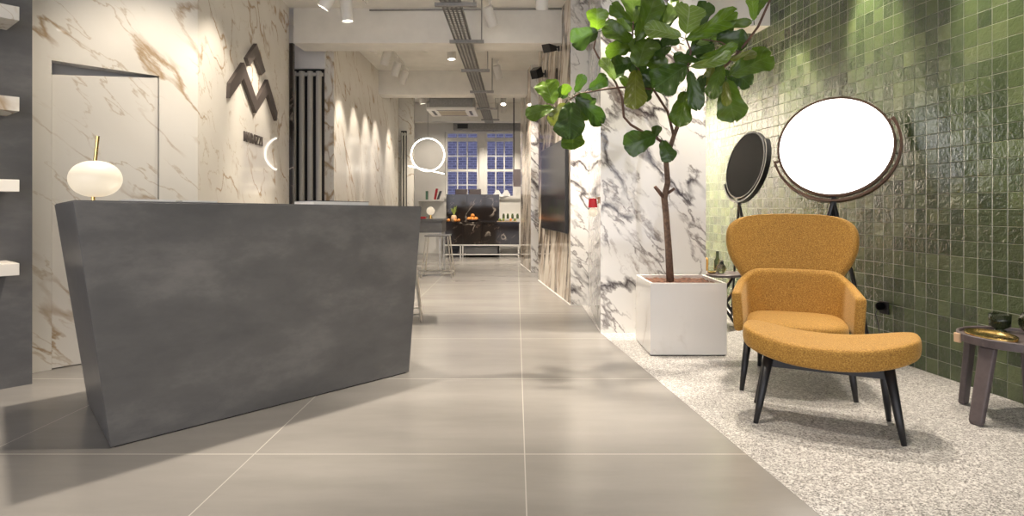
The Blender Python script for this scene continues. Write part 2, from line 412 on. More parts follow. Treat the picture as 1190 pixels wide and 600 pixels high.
# skirting-thin steel line at the foot of the right wall
bm = bmn(); prism(bm, [(.595, 6.88), (.603, 6.88), (.329, 9.209), (.321, 9.209)], 0, .012); struct('baseboard_right', bm, M['white_metal'])
bm = bmn(); prism(bm, [(.236, 10.345), (.244, 10.345), (.082, 11.82), (.074, 11.82)], 0, .012); struct('baseboard_panel', bm, M['white_metal'])
# shop front behind the viewer: slim frame, open to daylight
bm = bmn()
for x in (-6.4, -4.0, -1.6, .8, 3.2): box(bm, x-.04, x+.04, -3.06, -2.98, 0, CZ)
box(bm, -6.4, 3.7, -3.06, -2.98, 3.1, CZ); box(bm, -6.4, 3.7, -3.06, -2.98, 0, .25)
struct('trim_8', bm, M['black_metal'])

# far wall with the two sash windows
YB = 15.0
def bx(px): return (px-CX)*YB/F
def bz(py): return H-(py-CY)*YB/F
wx0, wx1, wz0, wz1 = bx(517), bx(605), bz(229), bz(153)
bm = bmn()
box(bm, -3.6, wx0, YB, YB+.2, 0, CZ); box(bm, wx1, 1.35, YB, YB+.2, 0, CZ); box(bm, wx0, wx1, YB, YB+.2, 0, wz0); box(bm, wx0, wx1, YB, YB+.2, wz1, CZ)
struct('wall_back', bm, M['white'])
bm = bmn(); box(bm, bx(556.8), bx(563.5), YB-.01, YB+.16, wz0, wz1); box(bm, wx0, wx1, YB-.06, YB, wz0-.05, wz0); struct('trim_9', bm, M['white'])
for k, (a, b) in enumerate(((517.3, 556.8), (563.5, 598.5))):
    x0, x1 = bx(a), bx(b); bm = bmn(); fw = .055
    box(bm, x0, x0+fw, YB+.05, YB+.11, wz0, wz1); box(bm, x1-fw, x1, YB+.05, YB+.11, wz0, wz1)
    for py, th in ((229, .06), (215, .022), (198, .06), (181.3, .022), (162, .09), (154, .05)):
        z = bz(py); box(bm, x0+fw, x1-fw, YB+.052, YB+.108, max(z-th/2, wz0), min(z+th/2, wz1))
    for j in (1, 2):
        x = x0+fw+(x1-x0-2*fw)*j/3; box(bm, x-.013, x+.013, YB+.054, YB+.106, wz0, wz1)
    w = struct('window_%d' % (k+1), bm, M['white'])
    bm = bmn(); box(bm, x0+.02, x1-.02, YB+.078, YB+.084, wz0+.02, wz1-.02); mesh_obj('pane', bm, M['pane'], w)
bm = bmn(); box(bm, bx(598.5), wx1, YB+.0, YB+.12, wz0, wz1); struct('trim_10', bm, M['white'])
bm = bmn(); uvwall(bm, (-9, 19.5), (7, 19.5), -1, 4.6); fb = mesh_obj('brick_house', bm, M['brick']); fb['kind'] = 'structure'
# ------------------------------------------------------------------ reception desk
A, B = Vector((-1.84, 2.81, 0)), Vector((-.71, 4.10, 0))
At, Bt = Vector((-1.93, 2.70, 1.128)), Vector((-.64, 4.18, 1.100))
C_, D_ = Vector((-1.27, 4.76, 0)), Vector((-2.40, 3.47, 0))
Ct, Dt = Vector((-1.26, 4.90, 1.095)), Vector((-2.55, 3.42, 1.114))
desk = thing('reception_desk', 'large dark grey faceted reception desk with leaning front in the foreground at left', 'desk', (0, 0, 0))
cen = (At+Bt+Ct+Dt)/4; cb = (A+B+C_+D_)/4
up_ = Vector((0, 0, .006))
bm = bmn(); hexa(bm, [A+up_, B+up_, C_+up_, D_+up_, At-up_, Bt-up_, Ct-up_, Dt-up_]); mesh_obj('body', bm, M['slab'], desk, bevel=.002)
def ins(p, c, k=.02): v = c-p; v.z = 0; return p+v.normalized()*k
bm = bmn(); T = [ins(p, cen, .006) for p in (At, Bt, Ct, Dt)]
hexa(bm, [p-up_ for p in T]+T); mesh_obj('worktop', bm, M['slab'], desk)
bm = bmn(); T = [ins(p, cb, .02) for p in (A, B, C_, D_)]
hexa(bm, T+[p+up_ for p in T]); mesh_obj('plinth', bm, M['dark'], desk)
def ontop(px, Y):                              # a spot on the desk top under a pixel column at depth Y
    x = (px-CX)*Y/F; d = Vector((x, Y, 0)); e1 = Bt-At; e2 = Dt-At; n = e1.cross(e2)
    z = At.z - ((x-At.x)*n.x+(Y-At.y)*n.y)/n.z; return Vector((x, Y, z+.001))
# table lamp on the desk
p = ontop(111, 3.13)
lamp = thing('table_lamp', 'flattened opal glass globe lamp with slanting brass stem on the reception desk', 'lamp', p)
bm = bmn(); r = .117
prof = [(.01, -.083)]+[(r*math.cos(a)**.9 if math.cos(a) > 0 else 0, .092*math.sin(a)) for a in [(-80+i*10)*PI/180 for i in range(17)]]+[(.01, .092)]
lathe(bm, prof, (0, 0, .118), 40); mesh_obj('shade', bm, M['globe'], lamp, smooth=True)
bm = bmn(); tube(bm, [(-.012, 0, .0), (-.012, 0, .04)], .009); lathe(bm, [(.05, 0), (.05, .006), (.01, .008)], n=24); mesh_obj('base', bm, M['brass'], lamp)
bm = bmn(); tube(bm, [(-.004, 0, .19), (.012, 0, .335)], .0085); mesh_obj('stem', bm, M['brass'], lamp)
# papers
def booklet(name, label, px0, px1, Y0, Y1, h, mat, rz, cat):
    a, b = ontop(px0, Y0), ontop(px1, Y1); c = (a+b)/2; e1 = (Bt-At).normalized()
    L = (b-a).length; t = thing(name, label, cat, c, 0)
    nrm = (Bt-At).cross(Dt-At).normalized(); e2 = nrm.cross(e1)
    R = Matrix.Rotation(rz, 3, nrm)
    ex, ey = R @ e1, R @ e2
    def q(x, y, z): return ex*x+ey*y+nrm*(z+.002)
    bm = bmn(); w = L/2; d = .11
    hexa(bm, [q(-w, -d, 0), q(w, -d, 0), q(w, d, 0), q(-w, d, 0), q(-w, -d, h), q(w, -d, h), q(w, d, h), q(-w, d, h)])
    mesh_obj('pages', bm, mat, t)
    bm = bmn(); hexa(bm, [q(-w-.003, -d-.003, h), q(w+.003, -d-.003, h), q(w+.003, d+.003, h), q(-w-.003, d+.003, h)]+[q(-w-.003, -d-.003, h+.003), q(w+.003, -d-.003, h+.003), q(w+.003, d+.003, h+.003), q(-w-.003, d+.003, h+.003)])
    mesh_obj('cover', bm, M['ink'] if name == 'magazine' else M['paper'], t)
booklet('magazine', 'thick open magazine lying on the far end of the reception desk', 350, 420, 3.85, 4.1, .022, M['paper'], 0, 'magazine')
booklet('brochure', 'thin white brochure on the reception desk nearest the globe lamp', 146, 196, 3.1, 3.2, .008, M['paper'], .0, 'brochure')
booklet('leaflet', 'white leaflet on the reception desk beside the brochure, towards the magazine', 204, 240, 3.25, 3.4, .006, M['paper'], .0, 'leaflet')

# ------------------------------------------------------------------ shelves on the dark wall
for k, (ty, by) in enumerate(((8, 24), (113, 129.5), (209, 223), (306, 320))):
    kx = (22.6-CX)/F; off = .30
    q = DP+WN*off; s = (q.x-kx*q.y)/(WD.x-kx*WD.y); Y = (q-WD*s).y
    z1, z0 = H-(ty-CY)*Y/F, H-(by-CY)*Y/F
    o = thing('wall_shelf', ['topmost pale marble shelf on the dark wall, cut by the top of the picture', 'second marble shelf from the top on the dark wall', 'third marble shelf from the top, level with the desk lamp on the dark wall', 'lowest pale marble shelf on the dark wall'][k], 'shelf', (0, 0, 0), 0, 'marble shelves on the dark wall')
    bm = bmn(); hexa(bm, [dw(s, z0, off), dw(s, z0, .0), dw(s+2.2, z0, .0), dw(s+2.2, z0, off), dw(s, z1, off), dw(s, z1, .0), dw(s+2.2, z1, .0), dw(s+2.2, z1, off)])
    mesh_obj('board', bm, M['satin_marble'], o, bevel=.002)
# ------------------------------------------------------------------ the sign on the logo wall
sg = thing('wall_emblem', 'dark bronze zigzag mountain emblem high on the marble wall behind the desk', 'emblem', (0, 0, 0))
def plate(name, pts, off=.004, th=.035):
    bm = bmn(); q = [hit_logo(*p) for p in pts]
    a = [bm.verts.new(lw(s, z, off)) for s, z in q]; b = [bm.verts.new(lw(s, z, off+th)) for s, z in q]
    n = len(q); bm.faces.new(a); bm.faces.new(b[::-1])
    for i in range(n): bm.faces.new([a[i], a[(i+1) % n], b[(i+1) % n], b[i]])
    bm.normal_update(); bmesh.ops.triangulate(bm, faces=[f for f in bm.faces if len(f.verts) > 4])
    return mesh_obj(name, bm, M['logo'], sg)
plate('chevron', [(294.5, 50.5), (304.7, 83), (300.4, 87.3), (292.8, 66.5), (286.3, 76.8), (283, 67.5)], .0)
plate('zigzag', [(262.7, 114.2), (263.3, 96.7), (279.2, 72.6), (294.8, 116.5), (307.5, 92.4), (318.8, 130.7), (318, 140.6), (307.5, 109.4), (293.9, 131.5), (279.2, 91)], .0)
cu = bpy.data.curves.new('t', 'FONT'); cu.body = 'MARAZZI'; cu.extrude = .25; cu.size = 1.0; cu.offset = .012; cu.space_character = 1.12
tmp = bpy.data.objects.new('t', cu); COL.objects.link(tmp)
dg = bpy.context.evaluated_depsgraph_get(); me = bpy.data.meshes.new_from_object(tmp.evaluated_get(dg)); bpy.data.objects.remove(tmp)
xs = [v.co.x for v in me.vertices]; ys = [v.co.y for v in me.vertices]; zs = [v.co.z for v in me.vertices]
s0, z1 = hit_logo(282.8, 152.2); s1, _ = hit_logo(304.2, 160); z0 = hit_logo(282.8, 164)[1]
for v in me.vertices:
    v.co = lw(s0+(s1-s0)*(v.co.x-min(xs))/(max(xs)-min(xs)), z0+(z1-z0)*(v.co.y-min(ys))/(max(ys)-min(ys)), +.012*(v.co.z-min(zs))/(max(zs)-min(zs)))
me.materials.clear(); me.materials.append(M['logo'])
o = bpy.data.objects.new('wall_lettering', me); COL.objects.link(o); tag(o, 'row of small dark raised letters below the zigzag emblem', 'lettering')

# ------------------------------------------------------------------ radiators
def radiator(label, x0, x1, n, Y, z0, z1):
    t = thing('tube_radiator', label, 'radiator', ((x0+x1)/2, Y, 0), 0, 'tube radiators in the left wall recesses')
    w = (x1-x0)/n
    for i in range(n):
        bm = bmn(); x = x0-(x0+x1)/2+w*(i+.5); tube(bm, [(x, 0, z0), (x, 0, z1)], w*.33, 14); mesh_obj('tube', bm, M['grey_tube'], t, smooth=False)
    bm = bmn(); hw = (x1-x0)/2
    box(bm, -hw, hw, -.02, .02, z0+.02, z0+.06); mesh_obj('header', bm, M['grey_tube'], t); bm = bmn(); box(bm, -hw, hw, -.02, .02, z1-.06, z1-.02); mesh_obj('header', bm, M['grey_tube'], t)
    bm = bmn(); box(bm, -hw, hw, .05, .068, z0-.05, z1+.04); mesh_obj('back_panel', bm, M['dark'], t)
    bm = bmn(); box(bm, -hw, hw, .02, .05, 0, z0+.1); mesh_obj('bracket', bm, M['black_metal'], t)
radiator('pale grey vertical tube radiator beside the logo wall', -2.96, -2.52, 4, 8.075, .12, 2.86)
radiator('narrow dark vertical tube radiator at the far left end of the corridor', -2.38, -2.26, 2, 12.725, .12, 2.62)

# ------------------------------------------------------------------ planter and fig tree
PX0, PX1, PY0, PY1 = .986, 1.548, 4.552, 5.115; PZ = .536
pl = thing('planter', 'square white marble planter box beside the veined column', 'planter', ((PX0+PX1)/2, (PY0+PY1)/2, 0))
hw = (PX1-PX0)/2; tk = .022
bm = bmn()
box(bm, -hw, hw, -hw, -hw+tk, .008, PZ); box(bm, -hw, hw, hw-tk, hw, .008, PZ); box(bm, -hw, -hw+tk, -hw+tk, hw-tk, .008, PZ); box(bm, hw-tk, hw, -hw+tk, hw-tk, .008, PZ); box(bm, -hw+tk, hw-tk, -hw+tk, hw-tk, .008, .05)
mesh_obj('box', bm, M['pale_marble'], pl, bevel=.0015)
bm = bmn(); box(bm, -hw+.01, hw-.01, -hw+.01, hw-.01, 0, .008); mesh_obj('foot', bm, M['dark'], pl)
bm = bmn(); e = hw-tk
grid(bm, 24, 24, lambda u, v: Vector((-e+2*e*u, -e+2*e*v, PZ-.028+random.uniform(-.008, .010)))); mesh_obj('soil', bm, M['soil'], pl, smooth=True)
TY = 4.83
tree = thing('fiddle_leaf_fig', 'tall fiddle leaf fig tree with broad green leaves growing in the white planter', 'tree', (P(778, 325, TY).x, TY, PZ-.03))
T0 = tree.location.copy()
def loc(px, py, Y): return P(px, py, Y)-T0
bm = bmn(); tube(bm, [loc(779, 330, TY), loc(777, 290, TY), loc(774, 250, TY), loc(772, 230, TY), loc(776, 212, TY), loc(774, 187, TY), loc(783, 158, 4.82), loc(790, 140, 4.8), loc(800, 118, 4.78), loc(806, 104, 4.76)],
     [.031, .027, .025, .026, .022, .021, .017, .015, .013, .012], 12); mesh_obj('trunk', bm, M['bark'], tree, smooth=True)
def branch(pts, r0, r1):
    bm = bmn(); n = len(pts); tube(bm, [loc(*p) for p in pts], [r0+(r1-r0)*i/(n-1) for i in range(n)], 8); mesh_obj('branch', bm, M['twig'], tree, smooth=True)
branch([(773, 232, TY), (766, 223, TY-.03), (761, 217, TY-.04)], .017, .013)
branch([(774, 226, TY), (780, 222, TY-.02), (784, 219, TY-.03)], .013, .010)
branch([(779, 172, 4.83), (762, 160, 4.79), (748, 154, 4.76), (733, 145, 4.74), (725, 136, 4.72), (723, 114, 4.7), (716, 97, 4.7), (705, 80, 4.7), (695, 66, 4.68), (690, 56, 4.66), (694, 36, 4.66)], .012, .006)
branch([(757, 104, 4.84), (737, 101, 4.8), (717, 102, 4.74), (695, 105, 4.68), (672, 109, 4.62), (662, 116, 4.58)], .008, .006)
branch([(783, 158, 4.82), (776, 130, 4.9), (760, 105, 4.88), (745, 88, 4.86), (737, 70, 4.84), (735, 45, 4.82), (736, 25, 4.8)], .012, .006)
branch([(806, 104, 4.76), (820, 98, 4.72), (840, 80, 4.68), (857, 62, 4.66), (870, 46, 4.64), (881, 31, 4.62), (893, 4, 4.6), (900, -16, 4.6)], .012, .008)
branch([(795, 128, 4.79), (800, 100, 4.7), (799, 78, 4.66), (803, 60, 4.66), (797, 44, 4.66)], .010, .006)
branch([(858, 61, 4.66), (838, 49, 4.6), (818, 46, 4.62), (797, 44, 4.66)], .006, .004)
branch([(765, 161, 4.79), (763, 157, 4.76), (762, 156, 4.72)], .005, .004)
branch([(838, 82, 4.68), (842, 88, 4.64), (846, 94, 4.6)], .005, .004)

LEAVES = [  # base px, tip px, apparent width, tone, depth, tilt
 (693.5,35,693.5,9,26,'l',4.66,.2),(695,37,664,51,27,'d',4.60,-.3),(735,50,699,29,21,'m',4.78,.3),(734,26,710,5,17,'m',4.8,-.2),
 (734,37,716,23,11,'l',4.74,.2),(739,47,762,-6,29,'m',4.72,-.3),(737,28,733,-10,26,'m',4.86,.2),(732,56,703,58,21,'m',4.82,-.4),
 (734,72,708,77,23,'d',4.80,.3),(741,79,752,46,35,'m',4.70,-.2),(739,82,739,128,26,'y',4.78,.2),(741,86,755,111,15,'d',4.84,.2),
 (714.5,93,698,68,14,'p',4.62,.4),(684,103,705,89,17,'d',4.66,.3),(669,107,678,86,13,'d',4.6,.2),(670,110,688,118,14,'d',4.66,.3),
 (643,121,633,94,29,'l',4.56,.1),(654,110,661,98,12,'l',4.62,.1),(643,126,611,136,18,'m',4.60,.4),(657,120,642,147,21,'y',4.50,-.2),
 (664,120,662,163,35,'d',4.46,.15),(666,146,666,175,27,'m',4.58,.2),(668,114,700,145,21,'d',4.50,-.35),(672,110,689,124,19,'d',4.64,.2),
 (797,40,801,6,36,'p',4.60,.3),(791,43,748,33,20,'p',4.56,.5),(797,45,856,12,23,'l',4.58,.5),(828,27,874,25,11,'m',4.62,.6),
 (876,24,873,-5,14,'l',4.6,.2),(832,45,869,49,23,'d',4.70,.3),(809,51,832,39,13,'p',4.64,.4),(803,77,850,62,15,'p',4.50,.5),
 (813,67,857,52,13,'l',4.56,.5),(797,64,829,50,18,'d',4.68,.3),(812,71,784,68,11,'d',4.54,.4),(796,77,759,104,37,'d',4.46,.1),
 (801,83,811,129,19,'d',4.48,-.2),(796,107,787,148,25,'m',4.60,.2),(845,93,854,142,34,'m',4.52,.15),(843,95,844,124,12,'y',4.47,.2),
 (847,88,897,64,31,'m',4.56,-.2),(839,77,828,116,21,'m',4.62,.2),(828,75,822,99,15,'y',4.66,.2),(761,158,724,170,30,'d',4.64,.1),
 (761,158,764,145,12,'d',4.66,.2),(770,164,781,188,19,'d',4.66,.2),(848,70,880,63,11,'y',4.6,.4),(745,91,751,119,17,'d',4.9,.2),
 (778,54,757,62,22,'d',4.82,.3),(756,74,768,47,24,'d',4.84,.2),(749,70,775,80,22,'m',4.82,.3),(820,44,846,33,18,'d',4.74,.3),
 (736,60,722,40,18,'d',4.9,.2),(740,30,752,10,24,'d',4.9,-.2),(808,60,842,74,20,'d',4.74,.3),(720,88,735,100,14,'m',4.86,.2),
 (790,50,768,45,16,'d',4.7,.3),(783,62,800,78,20,'d',4.72,.3),(876,20,890,-8,14,'m',4.68,.3),(765,40,778,8,24,'d',4.92,.2),(772,30,790,2,20,'m',4.9,-.2),(750,60,738,88,22,'d',4.95,.2),(770,72,752,98,22,'d',4.9,.2),(784,84,772,112,18,'d',4.8,-.2),(745,30,722,28,20,'d',4.95,.2),(728,70,712,92,16,'d',4.9,.3),(812,30,822,2,22,'d',4.8,.2),(830,60,806,44,20,'d',4.85,.3),(850,40,838,12,20,'m',4.8,.3),(818,88,806,118,18,'d',4.7,.2),(850,80,872,100,20,'d',4.75,.2),(660,112,648,104,16,'d',4.66,.2),(676,118,684,140,18,'m',4.64,.2),(752,44,768,70,22,'m',4.9,.2),(838,84,860,96,18,'d',4.72,.3),
]
WP = [(0, .10), (.08, .42), (.2, .60), (.38, .66), (.55, .84), (.72, 1.0), (.86, .92), (.95, .62), (1.0, .22)]
TONE = {'d': 0, 'm': 1, 'l': 2, 'y': 3, 'p': 4}
bm = bmn()
for bx_, by_, tx_, ty_, w, tone, Y, tilt in LEAVES:
    b = loc(bx_, by_, Y); tp = loc(tx_, ty_, Y + random.uniform(-.10, .06))
    ax = tp-b; L = ax.length; d = ax.normalized()
    view = (b+T0-Vector((0, 0, H))).normalized(); s = d.cross(view).normalized(); n = s.cross(d).normalized()
    if n.dot(view) > 0: n = -n
    if n.z < -.1 and random.random() < .5: tilt = abs(tilt)
    R = Matrix.Rotation(tilt*random.choice((1, 1, -1)), 3, d); s = R @ s; n = R @ n
    W = w*Y/F/2/math.cos(tilt)*1.04; ph = random.uniform(0, 6.28); cup = random.uniform(.10, .22); arch = random.uniform(.05, .13)
    def f(u, v):
        x = (u-.5)*2; ww = lerp_table(WP, v)*W*(1+.06*math.sin(v*17+ph+x))
        z = cup*abs(x)*W + arch*L*math.sin(v*PI) + .07*W*math.sin(v*20+ph)*abs(x)**1.5 - .015*L*math.cos(abs(x)*9-v*14)
        notch = -.05*L*(1-abs(x))**4 if v > .93 else 0
        return b + d*(v*L+notch) + s*x*ww + n*z
    for fc in grid(bm, 8, 12, f, lambda u, v: (u, v)): fc.material_index = TONE[tone]
    tube(bm, [b, b-d*.03+Vector((0, 0, -.004))], .003, 6)
mesh_obj('foliage', bm, [M['leaf_d'], M['leaf_m'], M['leaf_l'], M['leaf_y'], M['leaf_p']], tree, smooth=True)

# ------------------------------------------------------------------ armchair
def make_chair(label, at, rz):
    t = thing('armchair', label, 'armchair', at, rz, 'mustard wingback armchairs')
    # upper back: wide wing with waist
    HW = [(.50, .25), (.56, .268), (.62, .29), (.68, .328), (.74, .360), (.80, .380), (.88, .392), (.94, .386), (.98, .366), (1.01, .322), (1.025, .262), (1.03, .19)]
    zs = [.48, .56, .62, .68, .74, .80, .86, .92, .96, .985, 1.01, 1.022, 1.03]
    def up(u, v):
        i = v*(len(zs)-1); k = int(min(i, len(zs)-2)); z = zs[k]+(zs[k+1]-zs[k])*(i-k)
        x = (u-.5)*2; hw = lerp_table(HW, z); X = hw*x*1.04
        wrap = .13*(abs(X)/.43)**2.2
        return Vector((X-.018, .335+(z-.48)*.16-wrap, z+.018*(1-(X/.43)**2)*v))
    bm = bmn(); grid(bm, 16, len(zs)-1, up); mesh_obj('wing_back', bm, M['boucle'], t, smooth=True, solid=.07, sub=2)
    # lower barrel: arms and inner back
    def plan(a):                               # a -1..1 along the U
        s = abs(a); sg = 1 if a > 0 else -1
        if s > .55:
            k = (s-.55)/.45; return sg*(.308+.012*k), .04-.29*k
        th = s/.55*PI/2; return sg*.308*math.sin(th)**.8, .04+.20*math.cos(th)**.7
    def low(u, v):
        a = (u-.5)*2; x, y = plan(a); s = abs(a)
        top = lerp_table([(0, .690), (.26, .688), (.34, .668), (.43, .632), (.55, .614), (.8, .60), (1, .585)], s)
        bot = .345; z = bot+(top-bot)*v; lean = .035*v*(1-.5*s)
        return Vector((x*(1+.05*v), y+lean, z))
    bm = bmn(); grid(bm, 40, 6, low); mesh_obj('arm_shell', bm, M['boucle'], t, smooth=True, solid=.058, sub=2)
    # seat cushion
    bm = bmn(); rings = []
    prof = [(.90, .335), (.985, .345), (1.0, .375), (.985, .405), (.93, .425), (.6, .436), (.2, .440)]
    for k, z in prof:
        ring = []
        for j in range(40):
            a = 2*PI*j/40; c, s_ = math.cos(a), math.sin(a); e = .5
            x = .284*math.copysign(abs(c)**e, c)*k; y = (.285*math.copysign(abs(s_)**e, s_)-.055*(1-(x/.33)**2)*(s_ < 0))*k-.03
            ring.append(bm.verts.new((x, y, z-.012*(y > .0))))
        rings.append(ring)
    for i in range(len(rings)-1):
        for j in range(40): bm.faces.new([rings[i][j], rings[i][(j+1) % 40], rings[i+1][(j+1) % 40], rings[i+1][j]])
    bm.faces.new(rings[0][::-1]); bm.faces.new(rings[-1]); mesh_obj('seat', bm, M['boucle'], t, smooth=True, sub=1)
    for sx in (-1, 1):
        for fy, ty, fx, tx in ((-.27, -.22, .302, .262), (.38, .24, .21, .19)):
            bm = bmn(); tube(bm, [(sx*fx, fy, 0), (sx*(fx*.7+tx*.3), fy*.7+ty*.3, .11), (sx*tx, ty, .345)], [.013, .018, .024], 14); mesh_obj('leg', bm, M['black_wood'], t, smooth=True)
    bm = bmn(); box(bm, -.26, .26, -.24, .22, .315, .338); mesh_obj('seat_frame', bm, M['black_wood'], t)
    return t
chair = make_chair('mustard wingback armchair with black legs in front of the green tiled wall', (1.728, 3.84, 0), math.radians(-22))
dup(chair, (1.575, 6.46, 0), math.radians(0), 'second mustard armchair, almost hidden behind the veined column')

# ottoman
ot = thing('ottoman', 'mustard saddle shaped footstool with black legs in front of the armchair', 'footstool', (1.58, 3.15, 0), math.radians(-27.8))
bm = bmn(); n = 48; rings = []
def outl(a):
    c, s = math.cos(a), math.sin(a); x = .405*math.copysign(abs(c)**.62, c)
    y = .215*math.copysign(abs(s)**.62, s); y += -.05*(1-(x/.405)**2)+.02; return x, y
for k, zo in ((.84, -.064), (.955, -.060), (.99, -.048), (1.0, -.02), (1.0, .020), (.985, .038), (.94, .047), (.80, .052), (.5, .053), (.2, .053)):
    ring = []
    for j in range(n):
        x, y = outl(2*PI*j/n); x *= k; y *= k
        ring.append(bm.verts.new((x, y, .375+zo+.065*(abs(x)/.405)**2)))
    rings.append(ring)
for i in range(len(rings)-1):
    for j in range(n): bm.faces.new([rings[i][j], rings[i][(j+1) % n], rings[i+1][(j+1) % n], rings[i+1][j]])
bm.faces.new(rings[0][::-1]); bm.faces.new(rings[-1]); mesh_obj('cushion', bm, M['boucle'], ot, smooth=True, sub=1)
for sx in (-1, 1):
    for sy in (-1, 1):
        bm = bmn(); k = -.04 if sy > 0 else 0; tube(bm, [(sx*.32+k, sy*.176, 0), (sx*.303+k*.8, sy*.16, .10), (sx*.262+k*.4, sy*.125, .345)], [.012, .018, .025], 14); mesh_obj('leg', bm, M['black_wood'], ot, smooth=True)
    bm = bmn(); bar(bm, (sx*.268, -.125, .312), (sx*.268, .125, .312), .03, .04); mesh_obj('cross_bar', bm, M['black_wood'], ot)
bm = bmn(); bar(bm, (-.268, -.11, .302), (.268, -.11, .302), .025, .04); bar(bm, (-.268, .11, .302), (.268, .11, .302), .025, .04); mesh_obj('rail', bm, M['black_wood'], ot)

# ------------------------------------------------------------------ round tripod lamp / mirror
def disc_stand(name, label, cat, at, zc, R, yaw, tilt, face, rim, apex, feet, arc0, arc1, legr=.011):
    t = thing(name, label, cat, at)
    rot = Matrix.Rotation(yaw, 3, 'Z') @ Matrix.Rotation(tilt, 3, 'X')       # local: face looks to -Y
    base = Matrix.Rotation(PI/2, 3, 'X')                                     # lathe axis Z -> -Y
    c = Vector((0, 0, zc))
    bm = bmn(); lathe(bm, [(R*.985, -.022), (R, -.02), (R, .018), (R*.985, .022), (R*.955, .022), (R*.955, .012), (R*.5, .010)], c, 72, rot @ base); mesh_obj('rim', bm, rim, t, smooth=False)
    bm = bmn(); lathe(bm, [(R*.956, .0), (R*.956, .0165), (R*.9, .018), (R*.4, .0185), (R*.1, .0185)], c, 72, rot @ base); mesh_obj('diffuser' if cat == 'lamp' else 'glass', bm, face, t)
    bm = bmn(); pts = []
    for i in range(33):
        a = math.radians(arc0+(arc1-arc0)*i/32); v = Vector(((R+.028)*math.cos(a), .0, (R+.028)*math.sin(a))); pts.append(c+rot @ v)
    for i in range(32):
        a, b = pts[i], pts[i+1]; nrm = (rot @ Vector((0, 1, 0)))*.024; ra = (a-c).normalized()*.008; rb = (b-c).normalized()*.008
        hexa(bm, [a-nrm-ra, a-nrm+ra, b-nrm+rb, b-nrm-rb, a+nrm-ra, a+nrm+ra, b+nrm+rb, b+nrm-rb])
    mesh_obj('bracket', bm, rim, t)
    for e in (pts[0], pts[-1]):
        bm = bmn(); bar(bm, e, c+(e-c)*(R*.97/(R+.028)), .018, .018); mesh_obj('pivot', bm, rim, t)
    low = c+rot @ Vector((0, 0, -(R+.03)))
    bm = bmn(); bar(bm, low+Vector((0, 0, .03)), low+Vector((0, 0, -.02)), .034, .034); mesh_obj('joint', bm, M['black_metal'], t)
    for fx, fy in feet:
        bm = bmn(); tube(bm, [low+Vector((0, 0, -.005)), Vector((fx-at[0], fy-at[1], 0))], [legr*1.15, legr*.8], 10); mesh_obj('leg', bm, M['black_metal'], t)
    return t
disc_stand('floor_lamp', 'tall tripod floor lamp with a large glowing white round disc', 'lamp', (2.31, 4.5, 0), 1.535, .385, math.radians(-32), math.radians(-16), M['disc'], M['bronze'], 1.115,
           [(2.635, 4.58), (1.96, 4.48), (2.30, 4.84)], -165, 28, .016)
disc_stand('round_mirror', 'black round tripod mirror standing behind the armchair', 'mirror', (2.17, 5.85, 0), 1.485, .325, math.radians(-80), math.radians(-12), M['black_mirror'], M['black_metal'], 1.115,
           [(2.40, 5.95), (2.20, 5.50), (2.08, 6.0)], -150, 40, .011)

# ------------------------------------------------------------------ side table at the right edge
tb = thing('side_table', 'low round taupe side table with slab legs at the right edge', 'table', (2.59, 3.22, 0))
bm = bmn(); r = .245
lathe(bm, [(r-.02, .385), (r, .390), (r, .428), (r-.008, .432), (r-.014, .428), (r-.016, .414), (.02, .412)], n=56, sx=1, sy=1.05); mesh_obj('top', bm, M['taupe'], tb, smooth=False)
for a0 in (201, 158, 350, 30):
    a = math.radians(a0); d = Vector((math.cos(a), math.sin(a), 0)); s = Vector((-d.y, d.x, 0))
    bm = bmn(); v = []
    f0, f1 = d*(.295 if a0 < 300 else .22), d*.205
    if a0 == 158: f0 = Vector((-.075-.02, .235, 0)); f1 = Vector((-.12, .15, 0)); d = Vector((-.5, .85, 0)).normalized(); s = Vector((-d.y, d.x, 0))
    if a0 in (350, 30): f0, f1 = d*.20, d*.17
    for z, c, w in ((0, f0, .026), (.02, f0, .033), (.385, f1, .040)): v.append([c-s*w-d*.016+Vector((0, 0, z)), c+s*w-d*.016+Vector((0, 0, z)), c+s*w+d*.016+Vector((0, 0, z)), c-s*w+d*.016+Vector((0, 0, z))])
    vs = [[bm.verts.new(q) for q in r_] for r_ in v]
    for i in range(2):
        for j in range(4): bm.faces.new([vs[i][j], vs[i][(j+1) % 4], vs[i+1][(j+1) % 4], vs[i+1][j]])
    bm.faces.new(vs[0][::-1]); bm.faces.new(vs[-1]); mesh_obj('leg', bm, M['taupe'], tb, bevel=.008)
bm = bmn(); box(bm, -.008, .006, -.018, .018, -.028, .022, math.radians(15), (-.243, .075, .405)); mesh_obj('pull_tab', bm, M['leather'], tb, bevel=.004)
tb.children[-1]['label'] = 'tan leather tab'
def tray(label, at, rx, ry, rz):
    bm = bmn(); R = Matrix.Rotation(rz, 3, 'Z')
    lathe(bm, [(.9, .0), (1.0, .004), (1.03, .020), (1.0, .021), (.96, .006), (.02, .004)], at, 48, Matrix.Rotation(rz, 3, 'Z') @ Matrix.Diagonal((rx, ry, 1)))
    o = mesh_obj('brass_tray', bm, M['brass'], None, smooth=True); tag(o, label, 'tray', 'brass trays'); return o
tray('shallow oval brass tray on the side table by the leather tab', (2.48, 3.24, .413), .10, .15, math.radians(-10))
tray('second brass tray on the side table, under the picture edge', (2.66, 3.06, .413), .11, .085, math.radians(-35))
def glass_obj(name, label, cat, at, prof, mat, n=32, **kw):
    bm = bmn(); lathe(bm, prof, (0, 0, 0), n); o = mesh_obj(name, bm, mat, None, smooth=True); o.location = at; tag(o, label, cat, **kw); return o
